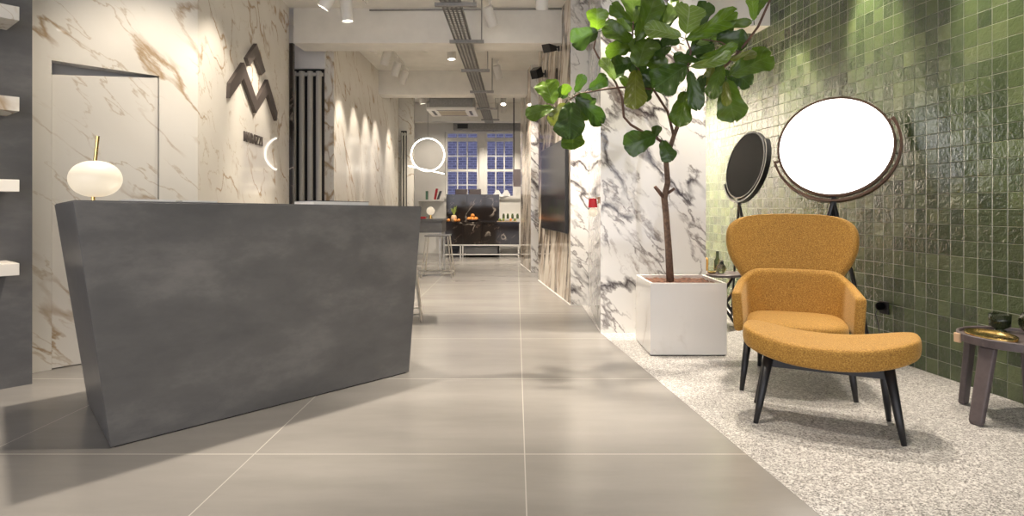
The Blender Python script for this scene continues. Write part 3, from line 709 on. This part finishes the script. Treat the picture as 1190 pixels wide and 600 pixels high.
glass_obj('tumbler', 'dark green footed glass tumbler on the side table', 'glass', (2.65, 3.395, .415),
          [(.030, 0), (.030, .006), (.018, .012), (.03, .018), (.050, .032), (.052, .095), (.049, .095), (.046, .036), (.02, .022)], M['green_glass'])
glass_obj('bubble_vase', 'round smoky glass vase on the side table, cut by the right edge', 'vase', (2.755, 3.30, .415),
          [(.025, 0)]+[(.066*math.sin(a), .066-.066*math.cos(a)) for a in [i*PI/14 for i in range(3, 12)]]+[(.030, .130), (.027, .130)]+[(.062*math.sin(a), .066-.062*math.cos(a)) for a in [i*PI/14 for i in range(11, 2, -1)]], M['smoke'])

# wall socket with a plug on the green wall
Ys = 4.50; xs_ = XG(Ys)
sk = thing('wall_socket', 'black wall socket with plugged in adapter low on the green tiled wall', 'socket', (xs_, Ys, .365), math.atan2(1, -.135)-PI/2)
bm = bmn(); box(bm, -.012, .0, -.045, .045, -.045, .045); mesh_obj('plate', bm, M['black_metal'], sk, bevel=.003)
bm = bmn(); lathe(bm, [(.026, 0), (.028, .01), (.028, .035), (.022, .045), (.008, .048)], (-.010, .01, .01), 20, Matrix.Rotation(-PI/2, 3, 'Y')); mesh_obj('plug', bm, M['black_mirror'], sk, smooth=True)
bm = bmn(); tube(bm, [(-.045, .01, .0), (-.06, .02, -.05), (-.03, .03, -.12), (-.012, .03, -.24), (-.012, .03, -.36)], .0035, 8); mesh_obj('cord', bm, M['black_metal'], sk, smooth=True)

# corner table behind the planter
ct = thing('corner_table', 'small dark side table with crossed legs in the nook behind the planter', 'table', (1.862, 5.60, 0))
bm = bmn(); lathe(bm, [(.20, .475), (.205, .48), (.205, .495), (.2, .5)], n=40); mesh_obj('top', bm, M['taupe'], ct)
for k in range(2):
    for sgn in (-1, 1):
        bm = bmn(); d = (-.09 if k else .09); bar(bm, (sgn*.16, d, 0), (-sgn*.15, d*1.2+.001*sgn, .476), .022, .022); mesh_obj('leg', bm, M['black_wood'], ct)
bm = bmn(); bar(bm, (0, -.09, .235), (0, .09, .235), .02, .02); mesh_obj('stretcher', bm, M['black_wood'], ct)
glass_obj('globe_vase', 'round smoky glass vase on the corner table behind the planter', 'vase', (1.83, 5.53, .5), [(.022, 0)]+[(.045*math.sin(a), .045-.045*math.cos(a)) for a in [i*PI/12 for i in range(3, 11)]]+[(.016, .12), (.012, .12)], M['smoke'], 24)
glass_obj('bottle', 'small dark bottle on the corner table behind the round vase', 'bottle', (1.84, 5.67, .5), [(.028, 0), (.03, .005), (.03, .10), (.014, .13), (.014, .19), (.01, .19)], M['green_glass'], 20)
glass_obj('brass_dish', 'tiny brass dish on the corner table beside the column', 'dish', (1.75, 5.54, .5), [(.02, 0), (.03, .004), (.04, .022), (.036, .022), (.02, .008)], M['brass'], 20)

# ------------------------------------------------------------------ wall screen
def cw(Y): return .603-.118*(Y-6.887)
ang = math.atan2(2.322, -.274)
wsn = thing('wall_screen', 'large black flat screen mounted on the veined right wall', 'screen', (cw(7.80), 7.80, 1.335), ang)
bm = bmn(); box(bm, -.86, .86, .012, .045, -.54, .54); mesh_obj('casing', bm, M['black_metal'], wsn, bevel=.003)
bm = bmn(); box(bm, -.85, .85, .045, .049, -.53, .53); mesh_obj('display', bm, M['screen'], wsn)
bm = bmn(); box(bm, -.3, .3, .0, .012, -.2, .2); mesh_obj('mount', bm, M['black_metal'], wsn)
# black speakers on the wall
for k, (Y, px, py) in enumerate(((7.55, 641, 55), (8.55, 624, 86))):
    p = Vector((cw(Y), Y, H-(py-CY)*Y/F))
    sp = thing('wall_speaker', ['black box speaker on the right wall, nearer the viewer', 'black box speaker on the right wall, farther down the corridor'][k], 'speaker', p, 0, 'black speakers on the right wall')
    bm = bmn(); box(bm, -.02, .0, -.03, .03, -.05, .05); tube(bm, [(-.01, 0, 0), (-.07, -.02, 0)], .012); mesh_obj('bracket', bm, M['black_metal'], sp)
    bm = bmn(); R = Matrix.Rotation(math.radians(-35), 3, 'Z') @ Matrix.Rotation(math.radians(25), 3, 'X')
    hexa(bm, [R @ Vector(v)+Vector((-.13, -.04, 0)) for v in ((-.055, -.07, -.06), (.055, -.07, -.06), (.07, .06, -.075), (-.07, .06, -.075), (-.055, -.07, .06), (.055, -.07, .06), (.07, .06, .075), (-.07, .06, .075))]); mesh_obj('cabinet', bm, M['black_metal'], sp, bevel=.006)
# small red sconce by the column
p = Vector((.733+.045*.0, 5.47, H+3*5.47/F))
wsc = thing('wall_lamp', 'small wall lamp with red shade and white globe on the column side', 'lamp', (p.x+.004, 5.52, 1.125))
bm = bmn(); lathe(bm, [(.042, -.035), (.034, .045), (.030, .045), (.038, -.033)], (-.055, 0, .0), 20); mesh_obj('lamp_shade', bm, M['red'], wsc)
bm = bmn(); lathe(bm, [(.004, -.042)]+[(.042*math.sin(a), -.042*math.cos(a)) for a in [i*PI/10 for i in range(1, 10)]]+[(.004, .042)], (-.055, 0, -.075), 20); mesh_obj('globe', bm, M['globe'], wsc, smooth=True)
bm = bmn(); tube(bm, [(.0, 0, .03), (-.03, 0, .06), (-.055, 0, .05), (-.055, 0, -.04)], .005); box(bm, -.008, .002, -.02, .02, .0, .06); mesh_obj('arm', bm, M['leather'], wsc)

# ------------------------------------------------------------------ island table and stools
it = thing('high_table', 'dark high table with thin steel legs behind the reception desk', 'table', (-1.80, 10.2, 0))
bm = bmn(); box(bm, -.55, .63, -.32, .32, .87, .90); mesh_obj('tabletop', bm, M['slab'], it)
bm = bmn(); box(bm, -.55, .61, -.30, .30, .68, .868); mesh_obj('apron', bm, M['slab'], it)
for x in (-.52, .58):
    for y in (-.28, .28):
        bm = bmn(); box(bm, x-.015, x+.015, y-.015, y+.015, 0, .68); mesh_obj('leg', bm, M['steel'], it)
bm = bmn(); box(bm, -.52, .58, -.29, -.27, .0, .02); box(bm, -.52, .58, .27, .29, .0, .02); mesh_obj('floor_bar', bm, M['steel'], it)
def stool(label, at, rz, seat):
    t = thing('bar_stool', label, 'stool', at, rz, 'bar stools with thin steel legs')
    bm = bmn(); box(bm, -.19, .19, -.18, .18, .635, .66); mesh_obj('seat', bm, seat, t, bevel=.01)
    for sx in (-1, 1):
        for sy in (-1, 1):
            bm = bmn(); tube(bm, [(sx*.235, sy*.2, .0), (sx*.165, sy*.15, .636)], .011, 8); mesh_obj('leg', bm, M['steel'], t)
    bm = bmn()
    for sy in (-1, 1): tube(bm, [(-.226, sy*.194, .075), (.226, sy*.194, .075)], .009, 8)
    for sx in (-1, 1): tube(bm, [(sx*.226, -.194, .075), (sx*.226, .194, .075)], .009, 8)
    mesh_obj('foot_rail', bm, M['steel'], t); return t
st0 = stool('bar stool with steel legs at the end of the dark high table', (-1.22, 9.68, 0), 0, M['slab'])
dup(st0, (-1.165, 6.05, 0), math.radians(8), 'steel legged stool mostly hidden behind the end of the reception desk')
tl = thing('globe_lamp', 'small white globe lamp glowing on the dark high table', 'lamp', (-1.41, 10.2, .90))
bm = bmn(); lathe(bm, [(.004, -.068)]+[(.068*math.sin(a), -.068*math.cos(a)) for a in [i*PI/12 for i in range(1, 12)]]+[(.004, .068)], (0, 0, .125), 24); mesh_obj('globe', bm, M['globe'], tl, smooth=True)
bm = bmn(); lathe(bm, [(.045, 0), (.045, .01), (.02, .014), (.02, .065)], n=20); mesh_obj('base', bm, M['brass'], tl)
bm = bmn(); box(bm, -.09, .09, -.06, .06, 0, .035); o = mesh_obj('red_book', bm, M['red']); o.location = (-1.55, 10.02, .90); tag(o, 'dark red book lying on the high table beside the globe lamp', 'book')

# ------------------------------------------------------------------ kitchen display at the far end
ki = thing('kitchen_unit', 'long black marble kitchen counter on a slim pale frame at the corridor end', 'kitchen counter', (-.75, 13.3, 0))
bm = bmn(); box(bm, -.82, .82, .0, .62, .735, .765); mesh_obj('worktop', bm, M['black_marble'], ki)
for x0, x1 in ((-.80, -.40), (-.395, .0), (.005, .40), (.405, .80)):
    bm = bmn(); box(bm, x0, x1, .012, .03, .285, .725); mesh_obj('door', bm, M['black_marble'], ki)
bm = bmn(); box(bm, -.81, .81, .03, .60, .28, .735); mesh_obj('carcass', bm, M['dark'], ki)
bm = bmn(); box(bm, -.40, .34, .03, .5, .09, .24); mesh_obj('drawer', bm, M['slab'], ki)
bm = bmn()
for x in (-.80, -.45, -.40, .80): box(bm, x-.012, x+.012, .0, .024, 0, .27); box(bm, x-.012, x+.012, .55, .574, 0, .27)
box(bm, -.81, .81, .0, .024, .255, .28); box(bm, -.81, .81, .0, .024, .055, .08); mesh_obj('frame', bm, M['white_metal'], ki)
tp = thing('tall_panel', 'tall black veined marble back panel standing behind the kitchen counter', 'panel', (-.985, 14.0, 0))
bm = bmn(); box(bm, -.60, -.13, 0, .05, 0, 1.37); box(bm, -.125, .60, 0, .05, 0, 1.37); mesh_obj('slab', bm, M['black_marble'], tp)
bm = bmn(); box(bm, -.6, .6, .05, .12, 0, 1.35); mesh_obj('backing', bm, M['dark'], tp)
bt = thing('back_cabinet', 'low pale cabinet under the window at the corridor end', 'cabinet', (.0, 14.72, 0))
bm = bmn(); box(bm, -.36, .62, -.22, .26, .10, .78); mesh_obj('body', bm, M['white'], bt)
bm = bmn(); box(bm, -.38, .64, -.24, .27, .78, .81); mesh_obj('worktop', bm, M['pale_marble'], bt)
bm = bmn(); box(bm, -.34, .60, -.18, .24, 0, .10); mesh_obj('plinth', bm, M['white'], bt)
for x0, x1 in ((-.35, .12), (.125, .61)):
    bm = bmn(); box(bm, x0, x1, -.236, -.222, .115, .77); mesh_obj('door', bm, M['white'], bt)
for k, x in enumerate((-.30, -.20, -.09, .03)):
    glass_obj('jar', 'small green glass jar in the row on the pale cabinet under the window', 'jar', (x-.0, 14.62, .81), [(.028, 0), (.03, .006), (.03, .08), (.022, .095), (.022, .12), (.018, .12)], M['green_glass'], 16, group='green jars under the window')
# things on the kitchen counter
KZ = .766
pn = thing('pineapple', 'pineapple with spiky green crown on the black kitchen counter', 'pineapple', (-1.36, 13.5, KZ))
bm = bmn(); lathe(bm, [(.03, 0), (.055, .02), (.065, .07), (.055, .13), (.02, .155)], n=16); mesh_obj('fruit_body', bm, M['leather'], pn, smooth=True)
bm = bmn()
for i in range(14):
    a = i*2.4; l = .10+.05*(i % 3); tube(bm, [(0, 0, .15), (math.cos(a)*.03, math.sin(a)*.03, .15+l*.6), (math.cos(a)*.07, math.sin(a)*.07, .15+l)], [.012, .009, .001], 5)
mesh_obj('crown', bm, M['lime'], pn)
fb_ = thing('fruit_bowl', 'shallow dark bowl holding oranges on the black kitchen counter', 'bowl', (-.95, 13.5, KZ))
bm = bmn(); lathe(bm, [(.07, 0), (.09, .01), (.16, .05), (.155, .052), (.085, .018), (.01, .016)], n=32); mesh_obj('bowl_body', bm, M['taupe'], fb_, smooth=True)
def fruit(name, label, at, r, mat, group):
    bm = bmn(); lathe(bm, [(.003, -r*.95)]+[(r*math.sin(a), -r*math.cos(a)) for a in [i*PI/8 for i in range(1, 8)]]+[(.003, r*.92)], n=14); o = mesh_obj(name, bm, mat, None, smooth=True); o.location = at; tag(o, label, name, group); return o
for x, y, z in ((-1.03, 13.46, .065), (-.95, 13.45, .062), (-.87, 13.46, .065), (-.99, 13.54, .068), (-.91, 13.55, .068), (-.95, 13.5, .135)):
    fruit('orange', 'orange in the dark fruit bowl on the black kitchen counter', (x, y, KZ+z), .043, M['orange'], 'oranges in the fruit bowl')
for x, y in ((-1.47, 13.42), (-1.25, 13.44), (-1.31, 13.36)):
    fruit('peach', 'small orange peach lying beside the pineapple on the black counter', (x, y, KZ+.036), .036, M['orange'], 'peaches by the pineapple')
br = thing('serving_board', 'long wooden serving board with small food pieces on the black counter', 'board', (-.22, 13.5, KZ))
bm = bmn(); box(bm, -.2, .24, -.09, .09, 0, .016); mesh_obj('plank', bm, M['leather'], br, bevel=.005)
for x, m_ in ((-.36, 'lime'), (-.28, 'lime'), (-.12, 'orange'), (-.03, 'lime')):
    fruit('lime', 'small piece of fruit on the wooden serving board', (x, 13.5, KZ+.016+.03), .03, M[m_], 'fruit on the serving board')
# white ledge unit with books
lu = thing('ledge_cabinet', 'white shelf unit with lit niche in the far left corner', 'cabinet', (-2.0, 14.75, 0))
bm = bmn(); box(bm, -.32, .26, -.2, .2, 0, .82); box(bm, -.32, .26, -.2, .2, 1.22, 1.26); box(bm, -.32, -.29, -.2, .2, .82, 1.22); box(bm, -.29, .26, .18, .2, .82, 1.22); mesh_obj('body', bm, M['white'], lu)
for k, (x, h, m_, lb) in enumerate(((-2.12, .20, 'green_paper', 'green book standing on the white ledge at the far left'), (-1.93, .26, 'red', 'red book leaning on the white ledge at the far left'), (-1.86, .20, 'ink', 'dark book leaning against the red book on the white ledge'))):
    bm = bmn(); ln = (0, .05, .07)[k]; hexa(bm, [Vector(v) for v in ((-.02, -.08, 0), (.02, -.08, 0), (.02, .08, 0), (-.02, .08, 0), (-.02+ln, -.08, h), (.02+ln, -.08, h), (.02+ln, .08, h), (-.02+ln, .08, h))])
    o = mesh_obj('book', bm, M[m_]); o.location = (x, 14.70, 1.262); tag(o, lb, 'book')
bm = bmn(); random.seed(3)
grid(bm, 6, 4, lambda u, v: Vector(((u-.5)*.42, (v-.5)*.06+.03*math.sin(u*9), .012+.14*abs(math.sin(u*6.2))*v+.03*v)))
o = mesh_obj('napkin', bm, M['paper'], solid=.004); o.location = (bx(583), 14.95, wz0+.0); tag(o, 'crumpled white paper on the sill of the right hand window', 'paper')
# two dark chair backs behind the tall panel
def bar_chair(label, x):
    t = thing('bar_chair', label, 'chair', (x, 14.45, 0), 0, 'bar chairs behind the marble panel')
    bm = bmn(); box(bm, -.13, .13, -.17, .17, .98, 1.03); mesh_obj('seat', bm, M['taupe'], t, bevel=.01)
    bm = bmn(); box(bm, -.14, .14, -.17, -.14, 1.12, 1.50); mesh_obj('backrest', bm, M['taupe'], t, bevel=.03)
    bm = bmn(); box(bm, -.12, -.10, -.14, -.12, 1.0, 1.4); box(bm, .10, .12, -.14, -.12, 1.0, 1.4); mesh_obj('back_frame', bm, M['black_metal'], t)
    for sx in (-1, 1):
        for sy in (-1, 1):
            bm = bmn(); tube(bm, [(sx*.14, sy*.19, 0), (sx*.11, sy*.14, .985)], .011, 8); mesh_obj('leg', bm, M['black_metal'], t)
    return t
bc = bar_chair('dark chair back rising above the black panel on the left, under the window', bx(536)*14.3/15)
dup(bc, (bx(552)*14.3/15, 14.45, 0), 0, 'dark chair back rising above the black panel on the right, under the window')

# ------------------------------------------------------------------ ring pendant, bar pendant
RC = Vector((-1.685, 11.8, 2.085)); RR = .312
rl = thing('ring_pendant', 'glowing ring pendant lamp resting on a glowing bar, hanging by the far window', 'lamp', (RC.x, RC.y, RC.z))
bm = bmn(); pa = math.radians(8)
tube(bm, [(RR*math.cos(a)*math.cos(pa), RR*math.cos(a)*math.sin(pa), RR*math.sin(a)) for a in [2*PI*i/64 for i in range(64)]], .012, 10, closed=True); mesh_obj('ring', bm, M['led'], rl, smooth=True)
bm = bmn(); a_, b_ = P(475, 193, 10.8)-RC, P(516, 202, 13.0)-RC; tube(bm, [a_, b_], .009, 10); mesh_obj('light_bar', bm, M['led'], rl, smooth=True)
bm = bmn(); tube(bm, [(0, 0, RR), (0, 0, CZ-RC.z)], .003, 6); lathe(bm, [(.03, CZ-RC.z-.03), (.03, CZ-RC.z)], n=16); mesh_obj('cable', bm, M['black_metal'], rl)
pd = thing('box_pendant', 'dark rectangular pendant on a thin black rod by the right hand window', 'lamp', (P(601, 206, 13.0).x, 13.0, 0))
bm = bmn(); z0, z1 = H+(CY-217)*13/F, H+(CY-197)*13/F; box(bm, -.085, .075, -.06, .06, z0, z1); mesh_obj('lamp_shade', bm, M['taupe'], pd)
bm = bmn(); tube(bm, [(-.07, 0, z1), (-.07, 0, CZ)], .012, 8); mesh_obj('rod', bm, M['black_metal'], pd)

# ------------------------------------------------------------------ ceiling services
tr = thing('cable_tray', 'long perforated steel cable tray hung below the ceiling along the corridor', 'cable tray', (-.60, 9.0, 2.95))
bm = bmn(); n = 200; L = 9.6; w = .18
for i in range(5): x = -w/2+.008+i*(w-.016)/4; box(bm, x-.009, x+.009, -L/2, L/2, 0, .0018)
for i in range(n+1): y = -L/2+.012+i*(L-.024)/n; box(bm, -w/2, w/2, y-.0125, y+.0125, 0, .002)
mesh_obj('tray_bed', bm, M['galv'], tr)
bm = bmn(); box(bm, -w/2-.002, -w/2, -L/2, L/2, 0, .05); box(bm, w/2, w/2+.002, -L/2, L/2, 0, .05); mesh_obj('side_rail', bm, M['galv'], tr)
for Y in (5.62, 6.88, 8.35, 9.9, 11.6, 13.1):
    bm = bmn(); zt = CZ-2.95
    box(bm, -.14, .24, Y-9.0-.02, Y-9.0+.02, -.035, -.003); mesh_obj('hanger', bm, M['galv'], tr)
    bm = bmn(); tube(bm, [(.215, Y-9.0, -.03), (.215, Y-9.0, zt)], .007, 8); mesh_obj('rod', bm, M['galv'], tr)
bm = bmn()
for x, r0 in ((-.04, .010), (.03, .012)): tube(bm, [(x, -L/2+i*L/20, .016+.004*math.sin(i*1.7+x*50)) for i in range(21)], r0, 6)
o = mesh_obj('power_cables', bm, M['grey_tube'], tr, smooth=True)

def conduit(label, pts, r=.010):
    bm = bmn(); tube(bm, pts, r, 8); o = mesh_obj('conduit', bm, M['galv'], None, smooth=True); tag(o, label, 'pipe', 'ceiling conduits'); return o
conduit('thin conduit running along the top edge of the nearest beam', [(-1.75, 7.385, 3.44), (.55, 7.385, 3.455)], .009)
conduit('thin conduit crossing the ceiling between the first two beams', [(-2.39, 9.05, CZ-.012), (.34, 9.05, CZ-.012)])
ac = thing('air_conditioner', 'white ceiling cassette air conditioner behind the second beam', 'air conditioner', (-1.20, 11.75, 2.87))
bm = bmn(); box(bm, -.45, .45, -.45, .45, 0, .045); mesh_obj('front_panel', bm, M['white_metal'], ac, bevel=.012)
bm = bmn(); box(bm, -.40, .40, -.40, .40, .045, .30); mesh_obj('casing', bm, M['galv'], ac)
bm = bmn(); box(bm, -.25, .25, -.25, .25, -.006, .0); mesh_obj('grille', bm, M['grille'], ac)
for k in range(4):
    bm = bmn(); R = Matrix.Rotation(k*PI/2, 3, 'Z'); hexa(bm, [R @ Vector(v) for v in ((-.27, -.37, -.004), (.27, -.37, -.004), (.25, -.32, -.004), (-.25, -.32, -.004), (-.27, -.37, .001), (.27, -.37, .001), (.25, -.32, .001), (-.25, -.32, .001))]); mesh_obj('louvre', bm, M['black_metal'], ac)
bm = bmn()
for sx in (-1, 1):
    for sy in (-1, 1): tube(bm, [(sx*.38, sy*.38, .3), (sx*.38, sy*.38, .6)], .006, 6)
mesh_obj('hanging_rod', bm, M['galv'], ac)
sd = thing('smoke_detector', 'small white smoke detector on the ceiling between the beams', 'detector', (P(496, 60, 9.3).x, 9.3, CZ))
bm = bmn(); lathe(bm, [(.05, 0), (.055, -.01), (.055, -.03), (.035, -.05), (.01, -.052)], n=24); mesh_obj('housing', bm, M['white_metal'], sd, smooth=True)
bm = bmn(); lathe(bm, [(.07, 0), (.07, -.008)], n=24); mesh_obj('base', bm, M['white_metal'], sd)
em = thing('emergency_light', 'flat white emergency light unit on the ceiling right of the cable tray', 'light', (P(548, 60, 9.25).x, 9.25, CZ))
bm = bmn(); box(bm, -.20, .20, -.06, .06, -.05, 0); mesh_obj('housing', bm, M['white_metal'], em, bevel=.006)
bm = bmn(); box(bm, -.18, .18, -.05, .05, -.056, -.05); mesh_obj('cover', bm, M['paper'], em)
vd = thing('air_duct', 'galvanised ventilation duct above the far windows', 'duct', (-.55, 14.85, 2.98))
bm = bmn(); box(bm, -.95, .9, -.12, .12, -.06, .16); mesh_obj('duct_body', bm, M['galv'], vd)
bm = bmn(); box(bm, -.85, -.6, -.14, -.12, -.03, .08); mesh_obj('vent_grille', bm, M['black_metal'], vd)
for x in (-.5, .0, .5):
    bm = bmn(); box(bm, x-.015, x+.015, -.13, .13, -.07, .17); mesh_obj('flange', bm, M['galv'], vd)

# ------------------------------------------------------------------ track spotlights
def track(label, x, y0, y1, z=CZ):
    t = thing('light_track', label, 'light track', (x, (y0+y1)/2, z), 0, 'ceiling light tracks')
    h = (y1-y0)/2; bm = bmn(); box(bm, -.018, -.006, -h, h, -.03, 0); box(bm, .006, .018, -h, h, -.03, 0); box(bm, -.006, .006, -h, h, -.01, 0); mesh_obj('rail', bm, M['white_metal'], t)
    bm = bmn(); box(bm, -.006, .006, -h, h, -.016, -.0101); mesh_obj('slot', bm, M['black_metal'], t)
track('white light track along the left corridor wall between the first and second beams', -1.88, 7.9, 10.7)
track('white light track on the left, beyond the second beam', -1.88, 11.3, 13.9)
track('white light track on the right, beyond the second beam', -.26, 11.3, 13.9)
track('white light track over the reception desk, in front of the nearest beam', -1.74, 1.2, 7.2)
track('light track over the corridor, cut by the top of the picture', .25, 1.2, 7.2)
track('light track over the seating, cut by the top of the picture', 2.0, 1.2, 5.9)
def head(label, x, y, target, power, size=45, blend=.7, drop=.26, col=(1, .88, .74), L=.22, r=.060):
    top = Vector((x, y, CZ-.03)); piv = top+Vector((0, 0, -drop+.08))
    d = (Vector(target)-piv).normalized()
    t = thing('track_spotlight', label, 'spotlight', top, 0, 'white track spotlights')
    bm = bmn(); tube(bm, [(0, 0, 0), (0, 0, -drop+.08)], .010, 8); box(bm, -.02, .02, -.05, .05, -.03, 0); mesh_obj('stem', bm, M['white_metal'], t)
    q = d.to_track_quat('Z', 'Y').to_matrix(); c = piv-top
    bm = bmn(); lathe(bm, [(r*.9, -L*.45), (r, -L*.42), (r, L*.55), (r*.86, L*.55), (r*.8, L*.45)], c, 24, q); mesh_obj('can', bm, M['white_metal'], t, smooth=False)
    bm = bmn(); lathe(bm, [(r*.84, L*.46), (r*.84, L*.50), (r*.3, L*.505)], c, 24, q); mesh_obj('lens', bm, M['lens'], t)
    spot('spot', piv+d*(L*.55+.01), target, power, size, blend, col, .04)
    return t
# corridor wall washers
head('track spotlight nearest the first beam, aimed at the left corridor wall', -1.88, 8.2, (-2.42, 8.55, 1.6), 110)
head('second track spotlight on the left corridor track', -1.88, 8.95, (-2.42, 9.3, 1.6), 90)
head('third track spotlight on the left corridor track', -1.88, 9.7, (-2.42, 10.0, 1.6), 90)
head('farthest track spotlight on the left corridor track, by the second beam', -1.88, 10.35, (-2.42, 10.7, 1.6), 90)
head('nearest track spotlight beyond the second beam on the left', -1.88, 11.5, (-2.42, 11.8, 1.6), 110)
head('middle track spotlight beyond the second beam on the left', -1.88, 12.3, (-1.5, 12.6, .8), 170, 70)
head('farthest track spotlight beyond the second beam on the left', -1.88, 13.4, (-2.0, 15, 1.2), 60, 85)
head('nearest track spotlight on the right track beyond the second beam', -.26, 11.6, (-.5, 13.3, .5), 240, 60)
head('middle track spotlight on the right track beyond the second beam', -.26, 12.5, (-.3, 11.0, 0), 380, 70)
head('farthest track spotlight on the right track beyond the second beam', -.26, 13.5, (-.6, 15, 1.0), 170, 70)
# over the desk
head('white cylinder spotlight hanging in front of the nearest beam, at left', -1.74, 6.35, (-1.5, 6.5, 0), 380, 75, drop=.40)
head('tilted spotlight beside the white cylinder, cut by the picture top', -1.84, 6.10, (-2.65, 6.1, 1.75), 90, 55, drop=.36)
head('spotlight over the reception desk aimed at the logo wall', -1.74, 5.1, (-2.55, 5.25, 1.7), 75, 62)
head('spotlight over the reception desk aimed at its left end', -2.05, 3.50, (-2.1, 2.9, .4), 330, 70)
head('spotlight over the reception desk aimed at the flush door', -1.74, 4.2, (-2.85, 4.5, 1.3), 75, 75)
head('spotlight over the reception desk aimed at its far end', -1.10, 4.55, (-.8, 4.1, .0), 230, 65)
# corridor
head('white spotlight near the top of the picture, left of the veined column', .25, 5.95, (.2, 7.6, 0), 380, 65, drop=.40)
head('corridor spotlight above the fig tree', .42, 4.95, (.28, 4.5, 0), 430, 58)
head('corridor spotlight at the column, left of the fig tree', .95, 4.72, (1.0, 5.39, 2.2), 50, 70)
head('corridor spotlight at the column, right of the fig tree', 1.45, 4.72, (1.4, 5.39, 2.2), 50, 70)
head('corridor spotlight aimed at the planter', .75, 2.9, (1.2, 5.0, .6), 45, 40)
head('corridor spotlight aimed at the floor in the foreground', .25, 2.6, (-.3, 2.3, 0), 210, 90)
head('corridor spotlight aimed at the wall screen', -.3, 7.0, (.45, 8.1, 1.2), 150, 60)
head('corridor spotlight aimed at the far marble panel', -.3, 9.9, (.15, 10.9, 1.2), 220, 60)
head('corridor spotlight above the middle of the corridor', -.9, 8.6, (-.8, 8.4, 0), 400, 80)
# seating
head('seating spotlight aimed at the green wall, farthest from the viewer', 1.95, 5.75, (2.55, 5.5, 1.9), 170, 42)
head('seating spotlight aimed at the green wall behind the floor lamp', 2.0, 4.75, (2.72, 4.6, 2.3), 170, 42)
head('seating spotlight aimed at the green wall above the side table', 2.0, 3.6, (2.9, 3.5, 2.1), 150, 48)
head('seating spotlight above the armchair', 1.75, 4.15, (1.68, 3.55, .3), 200, 55)
head('seating spotlight above the footstool', 1.6, 3.35, (1.62, 2.9, .0), 130, 62)
head('seating spotlight above the side table', 2.35, 3.1, (2.45, 3.1, .3), 110, 50)
head('added hidden spotlight in the nook behind the column, brightening its back wall', 1.75, 6.55, (1.5, 7.6, .8), 1200, 80)  # added lamp: a bright back wall for the green tiles to reflect
head('added hidden spotlight in the nook behind the column, brightening its left wall', 1.75, 6.2, (1.05, 6.5, .8), 1200, 80)  # also added, lights the nook's left wall for the tile reflections
head('added out of view spotlight over the seating, brightening the column side', 2.2, 5.2, (1.65, 5.6, 1.1), 480, 55)  # unseen extra lamp, whitens the column side mirrored in the green tiles

point('globe_light', Vector(lamp.location)+Vector((0, 0, .118)), 1.5, rad=.11)
# daylight from the shop front
l = bpy.data.lights.new('shopfront_daylight', 'AREA'); l.shape = 'RECTANGLE'; l.size = 9.5; l.size_y = 2.8; l.energy = 170; l.color = (1.0, .965, .92)
o = bpy.data.objects.new('shopfront_daylight', l); COL.objects.link(o); o.location = (-1.3, -3.15, 1.75); o.rotation_euler = (PI/2, 0, 0)
w = bpy.data.worlds.new('dusk'); S.world = w; w.use_nodes = True
w.node_tree.nodes['Background'].inputs[0].default_value = (.45, .50, .82, 1); w.node_tree.nodes['Background'].inputs[1].default_value = .75

# ------------------------------------------------------------------ camera and view
cam = bpy.data.cameras.new('camera'); co = bpy.data.objects.new('camera', cam); COL.objects.link(co); S.camera = co
cam.sensor_width = 36; cam.lens = F/1190*36; cam.shift_x = -(CX-595)/1190; cam.shift_y = -(300-CY)/1190
co.location = (0, 0, H); co.rotation_euler = (PI/2, 0, 0); cam.clip_start = .05
S.view_settings.view_transform = 'Standard'; S.view_settings.look = 'None'; S.view_settings.gamma = 1; S.view_settings.use_curve_mapping = False
S.view_settings.exposure = 0.33
